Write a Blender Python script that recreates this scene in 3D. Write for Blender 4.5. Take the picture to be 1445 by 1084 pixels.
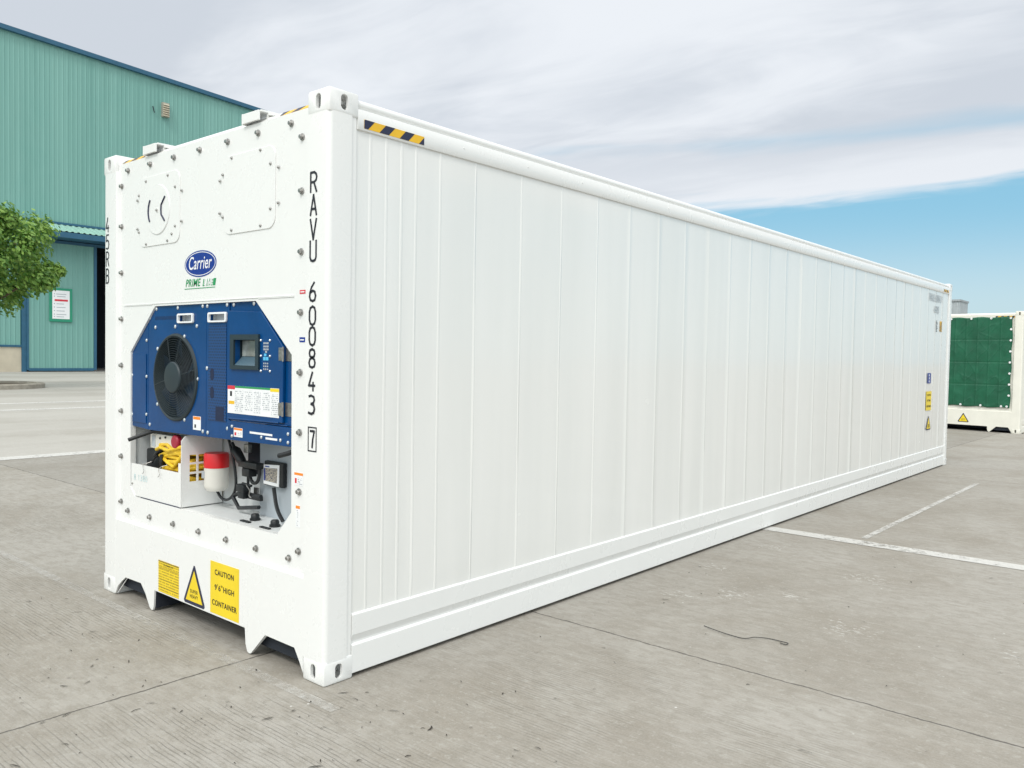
import bpy, bmesh, math, random
from mathutils import Vector, Matrix, noise
random.seed(7)
R = math.radians
for o in list(bpy.data.objects): bpy.data.objects.remove(o)
scn = bpy.context.scene
COL = scn.collection

# ------------------------------------------------------------------ camera
cd = bpy.data.cameras.new("camera"); cam = bpy.data.objects.new("camera", cd); COL.objects.link(cam)
cd.sensor_width = 36.0; cd.lens = 28.916; cd.clip_start = 0.05; cd.clip_end = 3000
rt = Vector((0.76025881, 0.64937943, 0.01768885)); up = Vector((-0.03552399, 0.01436998, 0.99926551)); fw = Vector((-0.64864828, 0.76032878, -0.03399345))
m = Matrix.Identity(4)
for i in range(3):
    m[i][0] = rt[i]; m[i][1] = up[i]; m[i][2] = -fw[i]
m[0][3], m[1][3], m[2][3] = 3.2346, -2.4228, 1.6278
cam.matrix_world = m
scn.camera = cam
scn.render.resolution_x = 1024; scn.render.resolution_y = 768
# ------------------------------------------------------------------ light
SUN_EL, SUN_AZ = R(48), R(155)          # azimuth from +Y clockwise
sd = Vector((math.sin(SUN_AZ) * math.cos(SUN_EL), math.cos(SUN_AZ) * math.cos(SUN_EL), math.sin(SUN_EL)))
sl = bpy.data.lights.new("sun", 'SUN'); sl.energy = 1.0; sl.angle = R(12); sl.color = (1.0, 0.97, 0.92)
so = bpy.data.objects.new("sun", sl); COL.objects.link(so)
so.rotation_euler = sd.to_track_quat('Z', 'Y').to_euler()
scn.view_settings.view_transform = 'Standard'; scn.view_settings.look = 'None'
scn.view_settings.exposure = 0.36; scn.view_settings.gamma = 1.0

class NT:
    """small helper for building node trees"""
    def __init__(s, t): s.t = t; s.n = t.nodes; s.l = t.links
    def new(s, ty, **k):
        n = s.n.new(ty)
        for a, b in k.items(): setattr(n, a, b)
        return n
    def put(s, inp, v):
        if isinstance(v, bpy.types.NodeSocket): s.l.new(v, inp)
        else: inp.default_value = v
    def math(s, op, a, b=0.0, c=0.0, clamp=False):
        n = s.new('ShaderNodeMath', operation=op, use_clamp=clamp)
        s.put(n.inputs[0], a); s.put(n.inputs[1], b)
        if len(n.inputs) > 2: s.put(n.inputs[2], c)
        return n.outputs[0]
    def vmath(s, op, a, b=(0, 0, 0)):
        n = s.new('ShaderNodeVectorMath', operation=op); s.put(n.inputs[0], a); s.put(n.inputs[1], b)
        return n.outputs[1] if op in ('DOT_PRODUCT', 'LENGTH', 'DISTANCE') else n.outputs[0]
    def noise(s, vec, scale, detail=4.0, rough=0.55, dist=0.0):
        n = s.new('ShaderNodeTexNoise'); n.inputs['Scale'].default_value = scale
        n.inputs['Detail'].default_value = detail; n.inputs['Roughness'].default_value = rough
        n.inputs['Distortion'].default_value = dist
        s.l.new(vec, n.inputs['Vector']); return n.outputs[0]
    def ramp(s, v, lo, hi):
        n = s.new('ShaderNodeMapRange', clamp=True, interpolation_type='SMOOTHSTEP')
        s.put(n.inputs[0], v); s.put(n.inputs[1], lo); s.put(n.inputs[2], hi)
        return n.outputs[0]
    def mix(s, f, a, b, bt='MIX'):
        n = s.new('ShaderNodeMix', data_type='RGBA', blend_type=bt)
        s.put(n.inputs[0], f); s.put(n.inputs[6], a); s.put(n.inputs[7], b); return n.outputs[2]
    def mapping(s, vec, scale=(1, 1, 1), loc=(0, 0, 0), rot=(0, 0, 0)):
        n = s.new('ShaderNodeMapping'); n.inputs['Scale'].default_value = scale; n.inputs['Location'].default_value = loc
        n.inputs['Rotation'].default_value = rot; s.l.new(vec, n.inputs[0]); return n.outputs[0]
    def sep(s, v):
        n = s.new('ShaderNodeSeparateXYZ'); s.l.new(v, n.inputs[0]); return n.outputs
    def comb(s, x, y, z):
        n = s.new('ShaderNodeCombineXYZ'); s.put(n.inputs[0], x); s.put(n.inputs[1], y); s.put(n.inputs[2], z); return n.outputs[0]
    def geo(s, k='Position'): return s.new('ShaderNodeNewGeometry').outputs[k]
    def obj(s): return s.new('ShaderNodeTexCoord').outputs['Object']

def c4(c): return (c[0], c[1], c[2], 1.0)

# ------------------------------------------------------------------ sky with a cloud deck
w = bpy.data.worlds.new("World"); scn.world = w; w.use_nodes = True
T = NT(w.node_tree); T.n.clear()
sky = T.new('ShaderNodeTexSky', sky_type='NISHITA'); sky.sun_disc = False
sky.sun_elevation = SUN_EL; sky.sun_rotation = SUN_AZ; sky.air_density = 1.0; sky.dust_density = 1.2; sky.ozone_density = 1.5
dirn = T.new('ShaderNodeTexCoord').outputs['Generated']
X, Y, Zz = T.sep(dirn)
zc = T.math('ADD', T.math('MAXIMUM', Zz, 0.0), 0.06)
pl = T.comb(T.math('DIVIDE', X, zc), T.math('DIVIDE', Y, zc), 0.0)
plr = T.mapping(pl, scale=(0.36, 0.85, 1), rot=(0, 0, R(-17)))
n1 = T.noise(plr, 0.9, 6, 0.52, 0.6)
n2 = T.noise(T.mapping(pl, scale=(0.3, 0.7, 1), loc=(4.3, 1.7, 0), rot=(0, 0, R(-17))), 1.5, 5, 0.5, 0.4)
elev = T.math('ADD', Zz, T.math('MULTIPLY', X, -0.02))
n4 = T.noise(plr, 6.0, 6, 0.6, 0.5)
edge = T.math('ADD', T.math('ADD', elev, T.math('MULTIPLY', T.math('SUBTRACT', n1, 0.5), 0.16)), T.math('MULTIPLY', T.math('SUBTRACT', n4, 0.5), 0.03))
cover = T.ramp(edge, 0.172, 0.205)                       # solid deck above, clear band below
lowhaze = T.ramp(Zz, 0.175, 0.06)
gap = T.math('ADD', 0.55, T.math('MULTIPLY', 0.45, T.ramp(T.math('ADD', n2, T.math('MULTIPLY', T.math('ABSOLUTE', T.math('SUBTRACT', Zz, 0.245)), 6.0)), 0.34, 0.50)))
cover = T.math('MULTIPLY', cover, gap)
n3 = T.noise(T.mapping(pl, scale=(0.5, 1.0, 1), loc=(1.3, 8.1, 0), rot=(0, 0, R(-17))), 3.2, 7, 0.58, 0.8)
shade = T.math('ADD', T.math('ADD', n1, T.math('MULTIPLY', T.math('SUBTRACT', n2, 0.5), 0.8)), T.math('MULTIPLY', T.math('SUBTRACT', n3, 0.5), 0.38))
cl = T.mix(T.ramp(shade, 0.33, 0.66), (0.49, 0.53, 0.585, 1), (0.66, 0.69, 0.73, 1))
bright_low = T.ramp(T.math('ABSOLUTE', T.math('SUBTRACT', elev, 0.215)), 0.05, 0.0)
cl = T.mix(T.math('MULTIPLY', bright_low, 0.55), cl, (0.62, 0.65, 0.69, 1))
# the deck is brighter round the veiled sun, behind and above the camera
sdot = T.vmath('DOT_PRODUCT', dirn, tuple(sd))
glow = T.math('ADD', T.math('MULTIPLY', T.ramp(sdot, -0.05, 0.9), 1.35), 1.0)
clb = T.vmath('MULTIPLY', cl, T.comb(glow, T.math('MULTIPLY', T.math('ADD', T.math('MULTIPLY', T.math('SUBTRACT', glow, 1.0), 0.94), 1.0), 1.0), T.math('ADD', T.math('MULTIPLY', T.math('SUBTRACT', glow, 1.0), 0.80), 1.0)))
blue = T.mix(T.math('MULTIPLY', lowhaze, 0.9), (0.20, 0.46, 0.61, 1), (0.43, 0.58, 0.65, 1))
skyc = T.vmath('MULTIPLY', sky.outputs[0], (0.10, 0.10, 0.10))
skyc = T.mix(0.75, skyc, blue)
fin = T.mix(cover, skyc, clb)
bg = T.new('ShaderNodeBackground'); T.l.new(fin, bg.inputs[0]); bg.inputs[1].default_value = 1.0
wo = T.new('ShaderNodeOutputWorld'); T.l.new(bg.outputs[0], wo.inputs[0])

# ------------------------------------------------------------------ materials
def mat(name, col, rough=0.5, metal=0.0, spec=0.5, coat=0.0, fn=None, var=0.0, vscale=3.0, bump=0.0, bscale=30.0):
    mt = bpy.data.materials.new(name); mt.use_nodes = True
    t = NT(mt.node_tree); b = t.n['Principled BSDF']
    b.inputs['Base Color'].default_value = c4(col); b.inputs['Roughness'].default_value = rough
    b.inputs['Metallic'].default_value = metal; b.inputs['Specular IOR Level'].default_value = spec
    b.inputs['Coat Weight'].default_value = coat; b.inputs['Coat Roughness'].default_value = 0.08
    if var:
        f = t.noise(t.obj(), vscale, 5, 0.6)
        f = t.ramp(f, 0.3, 0.7)
        t.l.new(t.mix(f, c4([max(0, v * (1 - var)) for v in col]), c4([v * (1 + var * 0.5) for v in col])), b.inputs['Base Color'])
    if bump:
        bp = t.new('ShaderNodeBump'); bp.inputs['Strength'].default_value = bump; bp.inputs['Distance'].default_value = 0.01
        t.l.new(t.noise(t.obj(), bscale, 3), bp.inputs['Height']); t.l.new(bp.outputs[0], b.inputs['Normal'])
    if fn: fn(t, b)
    return mt

def fn_white(t, b):
    # gloss paint: very slight grime streaks running down and faint orange peel
    p = t.obj()
    s = t.noise(t.mapping(p, scale=(6, 6, 0.35)), 1.0, 5, 0.6)
    d = t.noise(p, 2.2, 5, 0.65)
    f = t.math('MULTIPLY', t.ramp(s, 0.45, 0.8), t.ramp(d, 0.35, 0.75))
    t.l.new(t.mix(f, (0.83, 0.833, 0.82, 1), (0.805, 0.81, 0.795, 1)), b.inputs['Base Color'])
    t.l.new(t.math('ADD', t.math('MULTIPLY', d, 0.16), 0.20), b.inputs['Roughness'])
    bp = t.new('ShaderNodeBump'); bp.inputs['Strength'].default_value = 0.02; bp.inputs['Distance'].default_value = 0.004
    t.l.new(t.noise(p, 60, 2), bp.inputs['Height']); t.l.new(bp.outputs[0], b.inputs['Normal'])
WHITE = mat('white_paint', (0.86, 0.87, 0.85), 0.3, coat=0.15, fn=fn_white)
def fn_side(t, b):
    p = t.obj()
    s = t.noise(t.mapping(p, scale=(1, 2.2, 0.12)), 1.0, 4, 0.6)
    d = t.noise(p, 1.1, 4, 0.6)
    x, y, z = t.sep(p)
    t.l.new(t.mix(t.ramp(s, 0.35, 0.7), (0.805, 0.808, 0.785, 1), (0.845, 0.843, 0.82, 1)), b.inputs['Base Color'])
    t.l.new(t.math('ADD', t.math('MULTIPLY', d, 0.14), 0.17), b.inputs['Roughness'])
    bp = t.new('ShaderNodeBump'); bp.inputs['Strength'].default_value = 0.35; bp.inputs['Distance'].default_value = 0.02
    t.l.new(t.noise(t.mapping(p, scale=(1, 2.2, 0.5)), 1.2, 2), bp.inputs['Height']); t.l.new(bp.outputs[0], b.inputs['Normal'])
SIDE = mat('white_gloss_sheet', (0.79, 0.8, 0.78), 0.22, coat=0.7, spec=0.6, fn=fn_side)
INNER = mat('pale_grey_paint', (0.70, 0.72, 0.72), 0.45, var=0.08)
GREYP = mat('grey_paint', (0.46, 0.51, 0.55), 0.4, var=0.1)
DARK = mat('dark_underside', (0.015, 0.02, 0.03), 0.8)
BLUE = mat('blue_paint', (0.0006, 0.055, 0.195), 0.28, spec=0.28, coat=0.0, var=0.12, vscale=5, bump=0.05)
BLUED = mat('blue_shadow_slot', (0.003, 0.012, 0.05), 0.6)
def fn_perf(t, b):
    p = t.obj(); x, y, z = t.sep(p)
    row = t.math('MULTIPLY', z, 62.0); odd = t.math('MULTIPLY', t.math('FLOOR', t.math('MULTIPLY', t.math('FRACT', t.math('MULTIPLY', row, 0.5)), 2.0)), 0.5)
    u = t.math('SUBTRACT', t.math('FRACT', t.math('ADD', t.math('MULTIPLY', x, 54.0), odd)), 0.5)
    v = t.math('SUBTRACT', t.math('FRACT', row), 0.5)
    r = t.math('SQRT', t.math('ADD', t.math('MULTIPLY', u, u), t.math('MULTIPLY', v, v)))
    t.l.new(t.mix(t.ramp(r, 0.30, 0.36), (0.002, 0.018, 0.07, 1), (0.0006, 0.055, 0.195, 1)), b.inputs['Base Color'])
PERF = mat('blue_perforated', (0.02, 0.1, 0.3), 0.4, fn=fn_perf)
GRILLE = mat('black_wire', (0.035, 0.050, 0.058), 0.4)
FANHUB = mat('fan_grey', (0.016, 0.030, 0.038), 0.5, var=0.15)
FANBLADE = mat('fan_blade', (0.006, 0.020, 0.042), 0.35)
BLACK = mat('black_rubber', (0.012, 0.014, 0.016), 0.45, bump=0.1)
STEEL = mat('dull_steel', (0.40, 0.39, 0.375), 0.34, metal=0.9, var=0.3, vscale=60)
SCREW = mat('bright_screw', (0.72, 0.76, 0.78), 0.3, metal=0.7)
INK = mat('black_lettering', (0.012, 0.012, 0.02), 0.45)
INKG = mat('grey_lettering', (0.40, 0.44, 0.47), 0.45)
YEL = mat('yellow_vinyl', (0.86, 0.64, 0.02), 0.4, var=0.06)
YELD = mat('amber_vinyl', (0.85, 0.50, 0.02), 0.4, var=0.06)
NAVY = mat('navy_vinyl', (0.018, 0.022, 0.06), 0.4)
REDV = mat('red_vinyl', (0.65, 0.03, 0.05), 0.4)
ORG = mat('orange_vinyl', (0.9, 0.26, 0.02), 0.4)
GRN = mat('green_vinyl', (0.02, 0.30, 0.10), 0.4)
LOGOB = mat('royal_blue', (0.002, 0.030, 0.26), 0.35)
PAPER = mat('white_vinyl', (0.86, 0.87, 0.88), 0.4)
SKYBL = mat('cyan_key', (0.10, 0.50, 0.80), 0.4)
CABLE = mat('yellow_cable', (0.84, 0.56, 0.03), 0.45, var=0.2, vscale=25)
REDP = mat('red_plastic', (0.70, 0.02, 0.025), 0.35)
CREAM = mat('off_white_plastic', (0.72, 0.70, 0.64), 0.4, var=0.06)
DISP = mat('bezel_grey', (0.012, 0.030, 0.042), 0.45)
DISPIN = mat('display_hood', (0.09, 0.15, 0.19), 0.25)
LCD = mat('display_glass', (0.30, 0.33, 0.31), 0.08, spec=0.8, var=0.4, vscale=14)
def fn_print(sc, dens, base, ink):
    def f(t, b):
        p = t.new('ShaderNodeTexCoord').outputs['Object']; x, y, z = t.sep(p)
        line = t.ramp(t.math('FRACT', t.math('MULTIPLY', z, sc)), 0.45, 0.55)
        wn = t.noise(t.comb(t.math('MULTIPLY', x, 90.0), t.math('MULTIPLY', t.math('FLOOR', t.math('MULTIPLY', z, sc)), 7.3), 0.0), 1.0, 2)
        f2 = t.math('MULTIPLY', line, t.ramp(wn, dens, dens + 0.06))
        t.l.new(t.mix(t.math('MULTIPLY', f2, 0.75), base, ink), b.inputs['Base Color'])
    return f
PRINT = mat('printed_label', (0.8, 0.8, 0.8), 0.4, fn=fn_print(95, 0.46, (0.84, 0.85, 0.86, 1), (0.25, 0.28, 0.32, 1)))
PRINTY = mat('printed_yellow', (0.8, 0.6, 0.02), 0.4, fn=fn_print(62, 0.40, (0.86, 0.64, 0.02, 1), (0.35, 0.22, 0.01, 1)))
PRINTD = mat('printed_dark', (0.2, 0.2, 0.2), 0.4, fn=fn_print(130, 0.42, (0.12, 0.12, 0.15, 1), (0.8, 0.7, 0.5, 1)))

# ------------------------------------------------------------------ mesh helpers
class MB:
    def __init__(s): s.bm = bmesh.new()
    def poly(s, pts):
        try: return s.bm.faces.new([s.bm.verts.new(p) for p in pts])
        except ValueError: return None
    def box(s, x0, x1, y0, y1, z0, z1, bev=0.0, M=None):
        b2 = bmesh.new(); bmesh.ops.create_cube(b2, size=1.0)
        for v in b2.verts: v.co = Vector(((x0 + x1) / 2 + v.co.x * (x1 - x0), (y0 + y1) / 2 + v.co.y * (y1 - y0), (z0 + z1) / 2 + v.co.z * (z1 - z0)))
        if bev: bmesh.ops.bevel(b2, geom=b2.edges[:], offset=bev, segments=2, affect='EDGES', profile=0.5)
        s._join(b2, M); return s
    def _join(s, b2, M=None):
        if M is not None: bmesh.ops.transform(b2, matrix=M, verts=b2.verts[:])
        me = bpy.data.meshes.new('tmp'); b2.to_mesh(me); s.bm.from_mesh(me); bpy.data.meshes.remove(me); b2.free()
    def prism(s, pts, a, b, axis='y', bev=0.0, M=None):
        """polygon of (u,v) swept from a to b along axis (y: u=x v=z; x: u=y v=z; z: u=x v=y)"""
        f = {'y': lambda u, v, t: (u, t, v), 'x': lambda u, v, t: (t, u, v), 'z': lambda u, v, t: (u, v, t)}[axis]
        b2 = bmesh.new()
        A = [b2.verts.new(f(u, v, a)) for u, v in pts]; B = [b2.verts.new(f(u, v, b)) for u, v in pts]
        b2.faces.new(A); b2.faces.new(B[::-1]); n = len(pts)
        for i in range(n): b2.faces.new((A[i], B[i], B[(i + 1) % n], A[(i + 1) % n]))
        bmesh.ops.recalc_face_normals(b2, faces=b2.faces[:])
        if bev: bmesh.ops.bevel(b2, geom=b2.edges[:], offset=bev, segments=1, affect='EDGES')
        s._join(b2, M); return s
    def lathe(s, prof, c, axis='y', n=28, M=None, cap=True):
        """profile of (r, t) about an axis through c"""
        b2 = bmesh.new(); rings = []
        for r, t in prof:
            ring = []
            for k in range(n):
                a = 2 * math.pi * k / n; u, v = r * math.cos(a), r * math.sin(a)
                p = {'y': (u, t, v), 'z': (u, v, t), 'x': (t, u, v)}[axis]
                ring.append(b2.verts.new((c[0] + p[0], c[1] + p[1], c[2] + p[2])))
            rings.append(ring)
        for a_, b_ in zip(rings, rings[1:]):
            for k in range(n): b2.faces.new((a_[k], a_[(k + 1) % n], b_[(k + 1) % n], b_[k]))
        if cap: b2.faces.new(rings[0]); b2.faces.new(rings[-1])
        bmesh.ops.remove_doubles(b2, verts=b2.verts[:], dist=1e-6)
        bmesh.ops.recalc_face_normals(b2, faces=b2.faces[:]); s._join(b2, M); return s
    def tube(s, pts, r, n=8, closed=False, cap=True):
        pts = [Vector(p) for p in pts]; rings = []; N = len(pts); prev = None
        for i, p in enumerate(pts):
            if closed: t = pts[(i + 1) % N] - pts[i - 1]
            else: t = pts[min(i + 1, N - 1)] - pts[max(i - 1, 0)]
            t.normalize()
            if prev is None:
                a = Vector((0, 0, 1)) if abs(t.z) < 0.9 else Vector((1, 0, 0))
                u = t.cross(a).normalized()
            else: u = (prev - t * prev.dot(t)).normalized()
            prev = u; v = t.cross(u); rr = r[i] if isinstance(r, (list, tuple)) else r
            rings.append([s.bm.verts.new(p + (u * math.cos(2 * math.pi * k / n) + v * math.sin(2 * math.pi * k / n)) * rr) for k in range(n)])
        seg = list(zip(rings, rings[1:])) + ([(rings[-1], rings[0])] if closed else [])
        for a_, b_ in seg:
            for k in range(n): s.bm.faces.new((a_[k], a_[(k + 1) % n], b_[(k + 1) % n], b_[k]))
        if cap and not closed: s.bm.faces.new(rings[0][::-1]); s.bm.faces.new(rings[-1])
        return s
    def build(s, name, mt, parent=None, off=None, smooth=None, label=None):
        me = bpy.data.meshes.new(name)
        bmesh.ops.recalc_face_normals(s.bm, faces=s.bm.faces[:]) if smooth != 'keep' else None
        s.bm.to_mesh(me); s.bm.free()
        mts = mt if isinstance(mt, list) else [mt]
        for q in mts: me.materials.append(q)
        o = bpy.data.objects.new(name, me); COL.objects.link(o)
        if parent is not None: o.parent = parent
        if off is not None: o.location = off
        if smooth in (True, 'keep'):
            for f in me.polygons: f.use_smooth = True
        elif isinstance(smooth, (int, float)) and not isinstance(smooth, bool):
            me.shade_auto = None if False else None
        if smooth == 'auto': smooth_auto(me)
        if label: o['label'] = label
        return o

def smooth_auto(me, ang=R(38)):
    b = bmesh.new(); b.from_mesh(me)
    for f in b.faces: f.smooth = True
    for e in b.edges:
        if len(e.link_faces) != 2 or e.calc_face_angle(0) > ang: e.smooth = False
    b.to_mesh(me); b.free()

def MBbuild(self, name, mt, parent=None, off=None, smooth=None, label=None):
    me = bpy.data.meshes.new(name)
    bmesh.ops.recalc_face_normals(self.bm, faces=self.bm.faces[:])
    self.bm.to_mesh(me); self.bm.free()
    for q in (mt if isinstance(mt, list) else [mt]): me.materials.append(q)
    o = bpy.data.objects.new(name, me); COL.objects.link(o)
    if parent is not None: o.parent = parent
    if off is not None: o.location = off
    if smooth: smooth_auto(me)
    if label: o['label'] = label
    return o
MB.build = MBbuild

def empty(name, loc, rz=0.0):
    o = bpy.data.objects.new(name, None); o.empty_display_size = 0.3; COL.objects.link(o)
    o.location = loc; o.rotation_euler = (0, 0, rz); return o
def tag(o, label=None, cat=None, group=None, kind=None):
    if label: o['label'] = label
    if cat: o['category'] = cat
    if group: o['group'] = group
    if kind: o['kind'] = kind
    return o
def cut(o, cutters):
    """boolean-subtract the cutter meshes from o and bake"""
    for c in cutters:
        md = o.modifiers.new('cut', 'BOOLEAN'); md.operation = 'DIFFERENCE'; md.solver = 'EXACT'; md.object = c
    bpy.context.view_layer.update()
    dg = bpy.context.evaluated_depsgraph_get()
    me = bpy.data.meshes.new_from_object(o.evaluated_get(dg)); o.modifiers.clear(); o.data = me
    for c in cutters: bpy.data.objects.remove(c)
    return o
def text_into(mb, s, size, M, sx=1.0, align='CENTER', shear=0.0, bold=0.0, thick=0.0008, width=None, space=1.0):
    cu = bpy.data.curves.new('txt', 'FONT'); cu.body = s; cu.size = size; cu.align_x = align; cu.align_y = 'CENTER'
    cu.shear = shear; cu.offset = bold; cu.extrude = thick; cu.resolution_u = 6; cu.space_character = space
    ob = bpy.data.objects.new('txt', cu); COL.objects.link(ob); bpy.context.view_layer.update()
    me = bpy.data.meshes.new_from_object(ob.evaluated_get(bpy.context.evaluated_depsgraph_get()))
    if width:
        xs = [v.co.x for v in me.vertices]; sx = width / (max(xs) - min(xs))
    me.transform(M @ Matrix.Diagonal((sx, 1, 1, 1))); mb.bm.from_mesh(me)
    bpy.data.objects.remove(ob); bpy.data.meshes.remove(me)
def FR(x, z, y=0.0):      # frame on a front (faces -Y)
    return Matrix(((1, 0, 0, x), (0, 0, -1, y), (0, 1, 0, z), (0, 0, 0, 1)))
def SD(y, z, x=0.0):      # frame on a side (faces +X)
    return Matrix(((0, 0, 1, x), (1, 0, 0, y), (0, 1, 0, z), (0, 0, 0, 1)))
def FM(x, z, y):          # frame for a wall facing +X drawn with the same axes as SD
    return SD(y, z, x)
def rpoly(x0, x1, y0, y1, r, n=5):
    out = []
    for cx, cy, a0 in ((x1 - r, y1 - r, 0), (x0 + r, y1 - r, 90), (x0 + r, y0 + r, 180), (x1 - r, y0 + r, 270)):
        for k in range(n + 1):
            a = R(a0 + 90 * k / n); out.append((cx + r * math.cos(a), cy + r * math.sin(a)))
    return out
def flat(mb, pts, M, t=0.0012, z=0.0):
    mb.prism(pts, z, z + t, 'z', M=M); return mb
def clipx(pts, lo, hi):
    for s_, lim in ((1, hi), (-1, -lo)):
        out = []
        for i in range(len(pts)):
            a, b = pts[i], pts[(i + 1) % len(pts)]
            ia, ib = s_ * a[0] <= lim, s_ * b[0] <= lim
            if ia: out.append(a)
            if ia != ib:
                t = (s_ * lim - a[0]) / (b[0] - a[0]); out.append((s_ * lim, a[1] + t * (b[1] - a[1])))
        pts = out
        if len(pts) < 3: return []
    return pts
# single-stroke lettering like the stencilled marks
GL = {'R': [[(0, 0), (0, 1), (.6, 1), (.9, .9), (1, .76), (.9, .6), (.6, .5), (0, .5)], [(.55, .5), (1, 0)]],
 'A': [[(0, 0), (.5, 1), (1, 0)], [(.2, .3), (.8, .3)]], 'V': [[(0, 1), (.5, 0), (1, 1)]],
 'U': [[(0, 1), (0, .2), (.15, .05), (.5, 0), (.85, .05), (1, .2), (1, 1)]],
 '6': [[(.75, 1), (.3, .75), (.05, .45), (0, .25), (.15, .06), (.5, 0), (.85, .06), (1, .28), (.85, .5), (.5, .56), (.1, .45)]],
 '0': [[(.5, 0), (.15, .08), (0, .3), (0, .7), (.15, .92), (.5, 1), (.85, .92), (1, .7), (1, .3), (.85, .08), (.5, 0)]],
 '8': [[(.5, .54), (.15, .62), (.05, .77), (.15, .93), (.5, 1), (.85, .93), (.95, .77), (.85, .62), (.5, .54), (.12, .44), (0, .26), (.12, .07), (.5, 0), (.88, .07), (1, .26), (.88, .44), (.5, .54)]],
 '4': [[(.7, 0), (.7, .45)], [(.6, 1), (0, .28), (1, .28)]],
 '3': [[(.05, .95), (.4, 1), (.85, .93), (.95, .76), (.8, .6), (.4, .55)], [(.4, .55), (.85, .48), (1, .28), (.85, .07), (.45, 0), (0, .06)]],
 '7': [[(0, 1), (1, 1), (.65, .5), (.5, 0)]],
 '5': [[(.9, 1), (.1, 1), (.05, .55), (.5, .62), (.85, .55), (1, .32), (.85, .07), (.45, 0), (0, .06)]],
 '1': [[(.2, .8), (.5, 1), (.5, 0)]],
 'B': [[(0, 0), (0, 1), (.6, 1), (.9, .9), (.95, .75), (.85, .6), (.55, .53), (0, .53)], [(.55, .53), (.9, .45), (1, .27), (.9, .08), (.6, 0), (0, 0)]]}
def glyph(mb, ch, w_, h, M, t=0.012):
    hw = t / 2
    for si, st in enumerate(GL[ch]):
        for i in range(len(st) - 1):
            a = Vector((st[i][0] * w_, st[i][1] * h)); b = Vector((st[i + 1][0] * w_, st[i + 1][1] * h)); d = (b - a).normalized(); n = Vector((-d.y, d.x)) * hw
            a2, b2 = a - d * hw * .6, b + d * hw * .6
            z = 0.0010 + 0.00025 * (i % 4) + 0.001 * si
            flat(mb, [tuple(a2 + n), tuple(a2 - n), tuple(b2 - n), tuple(b2 + n)], M, t=0.0002, z=z)

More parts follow.
